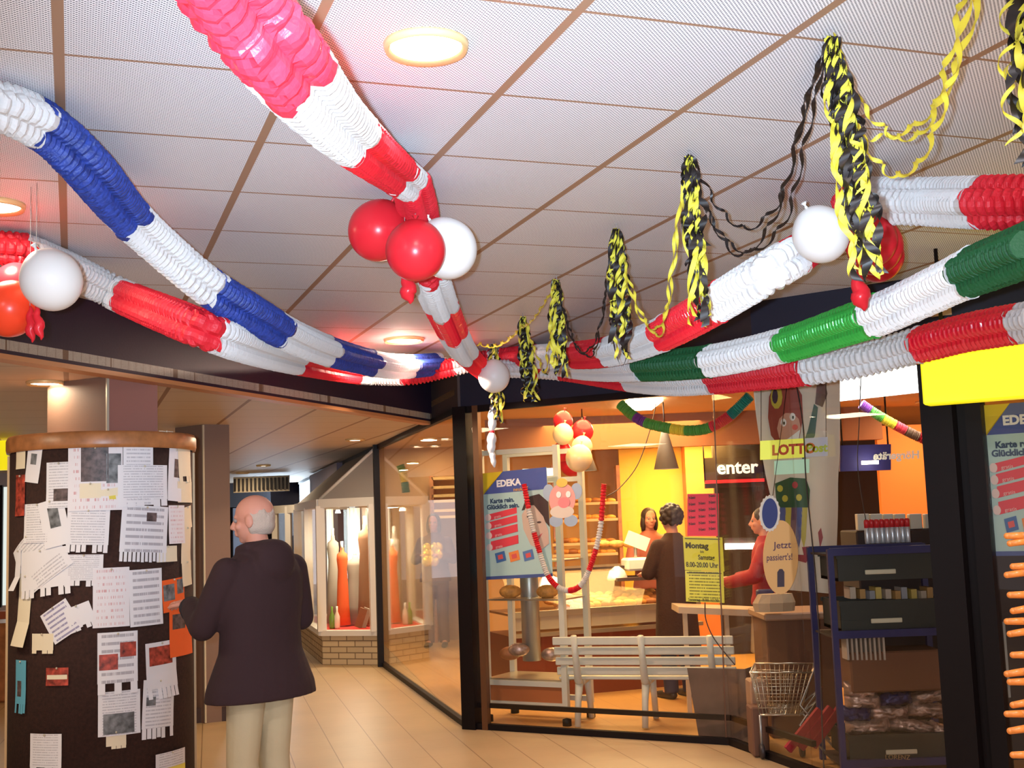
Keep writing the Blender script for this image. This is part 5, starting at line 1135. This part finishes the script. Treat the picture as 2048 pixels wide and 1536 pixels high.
# counters/boxes behind facet 2
def boxp(x0,y0,x1,Y,z0,dep,m,name,label,cat,rot=0):
    a=P(x0,y0,Y); c=P(x1,y0,Y); z=a.z; return tag(MB().box(((a.x+c.x)/2,Y+dep/2,(z+z0)/2),(abs(c.x-a.x),dep,z-z0),rot,bev=.01).build(name,m),label,cat)
boxp(1532,1238,1672,8.6,0.004,.5,'cardboard','checkout_cabinet','brown cabinet under the clown banner','cabinet')
_t=boxp(1528,1228,1690,8.55,P(1600,1240,8.55).z,.6,flat((.36,.22,.14)),'worktop','worn beige counter top on the brown cabinet','counter top')
boxp(1515,1180,1548,9.2,0.004,.08,flat((.03,.03,.10)),'partition_wall','dark blue upright panel beside the brown cabinet','panel')
t=thing('paper_bag',P(1548,1222,8.45),'crumpled beige paper bag on the counter top below the banner','paper bag'); 
b=MB(); q_=P(1548,1205,8.5); b.loft([(q_.x,q_.y,q_.z-.06,.14,.07),(q_.x,q_.y,q_.z,.15,.08),(q_.x+.01,q_.y,q_.z+.06,.12,.05)],10,False); b.build('bag','apron',t)
# shopping baskets: wire trolley
t=thing('wire_trolley',(P(1570,1450,7.75).x,7.9,0),'wire shopping trolley with red trim behind the glass, left of the blue rack','shopping trolley')
b=MB(); g0=P(1500,1345,7.95); g1=P(1625,1345,7.95); g2=P(1520,1430,7.95); g3=P(1600,1430,7.95); dp=Vector((.12,.45,0))
def wires(a,b_,c,d_,n,m_):   # quad a-b top, c-d bottom
    for i in range(n+1): b.tube([a.lerp(b_,i/n),c.lerp(d_,i/n)],.003,5)
    for j in range(m_+1): b.tube([a.lerp(c,j/m_),b_.lerp(d_,j/m_)],.003 if j else .007,5)
wires(g0,g1,g2,g3,12,6); wires(g0+dp,g1+dp,g2+dp,g3+dp,12,6); wires(g0,g0+dp,g2,g2+dp,8,6); wires(g1,g1+dp,g3,g3+dp,8,6); wires(g2,g3,g2+dp,g3+dp,8,8); b.build('wire_basket','steel',t)
b=MB()
for s_ in(0,1):
    o_=dp*s_; MB().tube([g3+o_,P(1640,1395,7.9)+o_,P(1600,1450,7.9)+o_,P(1665,1520,7.8)+o_],.008,6).build('chassis_tube','grey_metal',t)
    MB().tube([g2+o_,Vector((g2.x,g2.y,.06))+o_],.008,6).build('leg','grey_metal',t)
MB().tube([P(1640,1310,7.9),P(1600,1410,7.9),P(1660,1480,7.8)],.006,6).build('chassis_tube','grey_metal',t)
for i in range(3):
    MB().bar(P(1575+25*i,1500-4*i,7.7),P(1640+22*i,1420-4*i,7.75),.03,.05).build('red_trim','redshirt',t)
for q_ in((g2.x,g2.y),(g3.x,g3.y),(g2.x+dp.x,g2.y+dp.y),(g3.x+dp.x,g3.y+dp.y)): MB().lathe([(0,-.012),(.045,-.012),(.045,.012),(0,.012)],(q_[0],q_[1],.05),16,Matrix.Rotation(PI/2,3,'Y')).build('wheel','cable',t)
# cartons near the corner
for i,(x0,y0,x1,Y,lb) in enumerate(((1500,1362,1532,8.15,'tall narrow carton leaning beside the grey board'),(1502,1415,1535,8.0,'small square carton on the floor beside the grey board'))): boxp(x0,y0,x1,Y,.004,.18,'cardboard' if i else flat((.4,.24,.15)),'carton',lb,'carton')
# ------------------------------------------------------------------ blue rack with crates, cans and bags
RY=7.35; t=thing('blue_rack',(P(1780,1450,RY).x,RY+.25,0),'tall blue metal rack holding crates and bags behind the shop glass','rack')
xl=P(1672,1300,RY).x; xr=P(1915,1300,RY).x; zt=P(1680,1098,RY).z
for xx in(xl,xr):
    for yy in(RY,RY+.5): MB().box((xx,yy,zt/2),(.035,.035,zt)).build('upright','bluerack',t)
for ypx in(1100,1266,1525):
    z=P(1780,ypx,RY).z
    if ypx==1525: z=max(.06,z)
    MB().box(((xl+xr)/2,RY,z),(xr-xl,.03,.045)).build('front_rail','bluerack',t); MB().box(((xl+xr)/2,RY+.26,z-.02),(xr-xl,.5,.012)).build('shelf','darkwall',t)
MB().box(((xl+xr)/2,RY+.5,P(1780,1100,RY).z),(xr-xl,.03,.045)).build('rear_rail','bluerack',t)
S=Sheet(P(1770,1520,RY-.02),P(1840,1521,RY-.02),P(1770,1505,RY-.02)); S.text('LORENZ',0.0,.1,.9,.0,flat((.35,.25,.12)),t)
def crate(y0,y1,label,strip=(1735,1790)):
    z0=P(1780,y1,RY).z; z1=P(1780,y0,RY).z; t=thing('crate',((xl+xr)/2,RY+.25,z0),label,'crate','dark crates on the blue rack'); c=Vector(((xl+xr)/2,RY+.24,0)); w_=xr-xl-.10
    b=MB(); b.box(c+Vector((0,0,z0+.01)),(w_,.42,.02)); 
    for s_ in(-1,1):
        b.box(c+Vector((0,s_*.205,(z0+z1)/2)),(w_,.012,z1-z0)); b.box(c+Vector((s_*(w_/2-.006),0,(z0+z1)/2)),(.012,.42,z1-z0))
        b.box(c+Vector((0,s_*.214,z1-.012)),(w_+.02,.02,.024))
    b.build('shell','crate',t)
    a=P(strip[0],(y0+y1)/2+12,RY-.01); e=P(strip[1],(y0+y1)/2+12,RY-.01); MB().box(((a.x+e.x)/2,RY+.02,a.z),(e.x-a.x,.012,.028),bev=.004).build('label_holder',flat((.62,.60,.45)),t); return t
crate(1106,1160,'dark crate at the top of the blue rack, under the red topped cans',(1733,1795)); crate(1200,1262,'dark crate in the middle of the blue rack',(1745,1808)); crate(1470,1520,'dark crate at the bottom of the blue rack',(1775,1838))
# cans
z0=P(1780,1095,RY).z+.024
for i in range(9):
    x=1736+i*10.2; p=P(x,1095,RY+.1+.02*(i%2)); t=thing('spray_can',(p.x,p.y,z0),'silver and white can with a red cap in the row on the blue rack','can','red capped cans on the blue rack')
    h_=.10; MB().lathe([(.014,0),(.0155,.004),(.0155,h_),(.012,h_+.006)],(p.x,p.y,z0),16).build('can_body','canwhite',t); MB().lathe([(.0157,h_-.004),(.0157,h_+.04),(.010,h_+.048),(0,h_+.048)],(p.x,p.y,z0),16).build('cap','redcap',t)
for i,(x0,x1) in enumerate(((1716,1742),(1743,1768),(1770,1790),(1792,1815),(1821,1848),(1852,1876))):
    Y=RY+.62; a=P(x0,1028,Y); c=P(x1,1060,Y); t=tag(MB().box(((a.x+c.x)/2,Y+.05,(a.z+c.z)/2),(c.x-a.x,.06,a.z-c.z),bev=.004).build('white_carton',flat((.66,.60,.48))),'small off-white carton in the row behind the red capped cans','carton','off-white cartons behind the blue rack')
boxp(1712,1062,1890,RY+.6,.004,.4,'darkwall','back_shelf_unit','dark shelf unit behind the blue rack carrying off-white cartons','shelf unit')
# goods between crates
for i in range(12):
    x=1700+i*17; Y=RY+.2; z1=P(x,1183+4*(i%3),Y).z; z0=P(x,1200,Y).z+.05 if False else P(x,1206,Y).z; p=P(x,1190,Y)
    tag(MB().box((p.x,Y,(z0+z1)/2+.03),(.035,.14,max(.05,z1-z0)),.1*(i%3)).build('packet',flat([(.5,.4,.3),(.45,.25,.08),(.3,.3,.32),(.55,.4,.1)][i%4])),'upright packet standing in the middle crate of the blue rack','packet','packets in the middle crate')
for i in range(9):
    x=1690+i*9; Y=RY+.1; z0=P(x,1318,Y).z; z1=P(x,1272,Y).z; p=P(x,1290,Y)
    tag(MB().box((p.x,Y,(z0+z1)/2),(.012,.12,z1-z0)).build('booklet',flat([(.42,.36,.30),(.35,.28,.22)][i%2])),'thin upright booklet on the second shelf of the blue rack','booklet','booklets on the blue rack')
MB_=MB().box((P(1800,1345,RY).x+.0,RY+.2,P(1800,1345,RY).z),(.56,.3,.24),bev=.01); tag(MB_.build('carton','cardboard'),'wide brown carton above the foil bags in the blue rack','carton')
zc=P(1800,1385,RY).z
def bag(x,y,Y,w_,h_,rot,m,label,sd):
    p=P(x,y,Y); mb=MB(); vs=[];fs=[]; nu,nv=14,9; rm=Matrix.Rotation(rot,3,'Y')
    for s_ in(-1,1):
        for j in range(nv+1):
            for i in range(nu+1):
                u=i/nu*2-1; v=j/nv*2-1; th=(1-u**4)*(1-v**4); q=Vector((u*w_/2,s_*.5*(.11*th)+.0,v*h_/2)); q+=Vector((noise.noise(Vector((u*3,v*3,sd)))*.02*th,noise.noise(Vector((u*4,v*4,sd+9+s_)))*.03*th,noise.noise(Vector((u*3,v*3,sd+5)))*.015)); vs.append(p+rm@q)
    K=(nu+1)*(nv+1)
    for j in range(nv):
        for i in range(nu):
            a=j*(nu+1)+i; f=(a,a+1,a+nu+2,a+nu+1); fs.append(f); fs.append(tuple(K+q for q in f[::-1]))
    mb.add(vs,fs,True); return tag(mb.build('snack_bag',m),label,'snack bag','shiny bags piled in the blue rack')
for i,(x,y,w_,h_,r,m,lb) in enumerate([(1720,1378,.20,.09,.05,'foil','clear bag at the top left of the pile'),(1800,1366,.24,.08,-.15,'foil','clear bag at the top of the pile, under the carton'),(1868,1350,.18,.09,-.1,'bluefoil','blue printed bag at the top right of the pile'),
  (1725,1402,.22,.09,0,'foil','clear bag in the second layer, left'),(1790,1396,.2,.08,-.1,'bluefoil','blue printed bag in the second layer, middle'),(1862,1390,.24,.08,-.2,'foil','clear bag in the second layer, right'),
  (1712,1428,.18,.09,.1,'bluefoil','blue printed bag in the third layer, left'),(1775,1424,.25,.09,.05,'foil','clear bag in the third layer, middle'),(1855,1420,.24,.09,.1,'foil','clear bag in the third layer, right'),
  (1735,1452,.27,.09,-.03,'foil','clear bag in the lowest layer, left'),(1825,1452,.28,.09,.2,'foil','clear bag in the lowest layer, middle'),(1882,1462,.16,.09,.3,'foil','clear bag in the lowest layer, far right')]):
    bag(x,y,RY+.12+.03*(i%3),w_,h_,r,m,lb+' of the blue rack',i)
# dark hanging cable
t=MB().tube(catmull([P(1592,765,7.7),P(1606,850,7.65),P(1612,960,7.6),P(1622,1060,7.6),P(1633,1180,7.6),P(1640,1320,7.55),P(1645,1480,7.5),P(1648,1540,7.45)],6),.004,6).build('hanging_cable','cable'); tag(t,'thin dark cable hanging from top to floor in front of the clown banner','cable')
t=MB().tube(catmull([P(1722,756,7.9),P(1718,850,7.9),P(1716,940,7.9),P(1735,1060,7.9)],6),.003,6).build('hanging_cable','cable'); tag(t,'thin dark cable hanging across the fluorescent light box','cable')
t=MB().tube(catmull([P(1312,808,9.6),P(1300,860,9.6),P(1275,930,9.6),P(1240,975,9.6),P(1214,992,9.4)],6),.004,6).build('hanging_cable','cable'); tag(t,'dark cable drooping beside the grey cone lamp to the small garland','cable')
t=MB().tube(catmull([onA(1410,1205,.1),onA(1412,1240,.1),onA(1430,1280,.1),onA(1470,1330,.08)],6),.004,6).build('hanging_cable','cable'); tag(t,'dark cable hanging under the yellow timetable over the bench','cable')
# shelves seen through passage glass
t=thing('bottle_shelf',(P(860,1000,15.0).x+.4,16.2,0),'brass and wood shelf with glowing edges seen through the passage glass','shelf')
xa_=P(828,1000,16.2).x+.25; xb_=P(1000,1000,16.2).x
for i,yy in enumerate((957,975,992,1003,1022,1035)):
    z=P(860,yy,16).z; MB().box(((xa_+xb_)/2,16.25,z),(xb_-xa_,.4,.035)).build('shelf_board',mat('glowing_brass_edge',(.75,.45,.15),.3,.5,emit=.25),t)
for xx in(xa_,xb_): MB().box((xx,16.25,1.1),(.05,.4,2.2)).build('side_panel','woodrim',t)
# ------------------------------------------------------------------ yellow sign at right
c0=P(1855,735,5.75); c1=P(2110,728,5.45); dz=.37
t=thing('illuminated_sign',((c0.x+c1.x)/2,(c0.y+c1.y)/2,P(1865,808,5.75).z),'large plain yellow illuminated sign above the right-hand door','sign')
ang=math.atan2(c1.y-c0.y,c1.x-c0.x); zb=P(1866,809,5.75).z; zt=zb+.385; L_=.75; u=Vector((math.cos(ang),math.sin(ang),0)); cc=Vector((c0.x,c0.y,0))+u*L_/2
MB().box(cc+Vector((0,.06,(zb+zt)/2)),(L_,.12,zt-zb),ang,bev=.008).build('light_box','yellow_sign',t)
for s_ in(.1,.65): q_=Vector((c0.x,c0.y,0))+u*s_; MB().tube([(q_.x,q_.y+.06,zt-.01),(q_.x,q_.y+.06,ZC)],.01).build('hanger','post',t)
# wooden ring rack at right edge
t=thing('wooden_rack',(P(2075,1500,3.6).x,3.6,0),'orange turned wood rack with rounded rungs at the right edge','rack')
for i,yy in enumerate((1072,1087,1133,1150,1190,1222,1243,1268,1310,1348,1364,1410,1428,1462,1510)):
    x_=2010+6*(i%3); a=P(x_+4,yy,3.6); c=P(2110,yy-8+(-1)**i*6,3.6)
    MB().limb([(a,.0095),(a.lerp(c,.3),.011),(c,.0095)]).build('rung','lightwood',t)
for x_ in(2085,2110): a=P(x_,1060,3.6); MB().tube([(a.x,3.62,0),(a.x,3.62,a.z)],.014,10).build('upright','lightwood',t)
t=thing('dark_backing',(P(2050,1200,7.6).x,7.8,0),'added tall dark box darkening the view behind the right-hand door glass','display case')  # added dark box, keeps the space behind the door glass dark
q_=P(1962,1200,7.6); MB().box((q_.x+.7,7.8,1.05),(1.4,.35,2.1)).build('backing_body','darkwall',t); MB().box((q_.x+.7,7.6,1.35),(1.3,.03,.05)).build('front_rail','bronze',t)
# door handle parts behind the right post
t=panel(1985,1245,2022,1395,6.9,flat((.30,.33,.33)),'grey_papers','pale grey papers on a hanging rail behind the right-hand door glass','papers',.02); q_=P(2003,1245,6.9); MB().tube([q_+Vector((0,.01,0)),(q_.x,6.91,2.6)],.004,6).build('hanger','post',t)
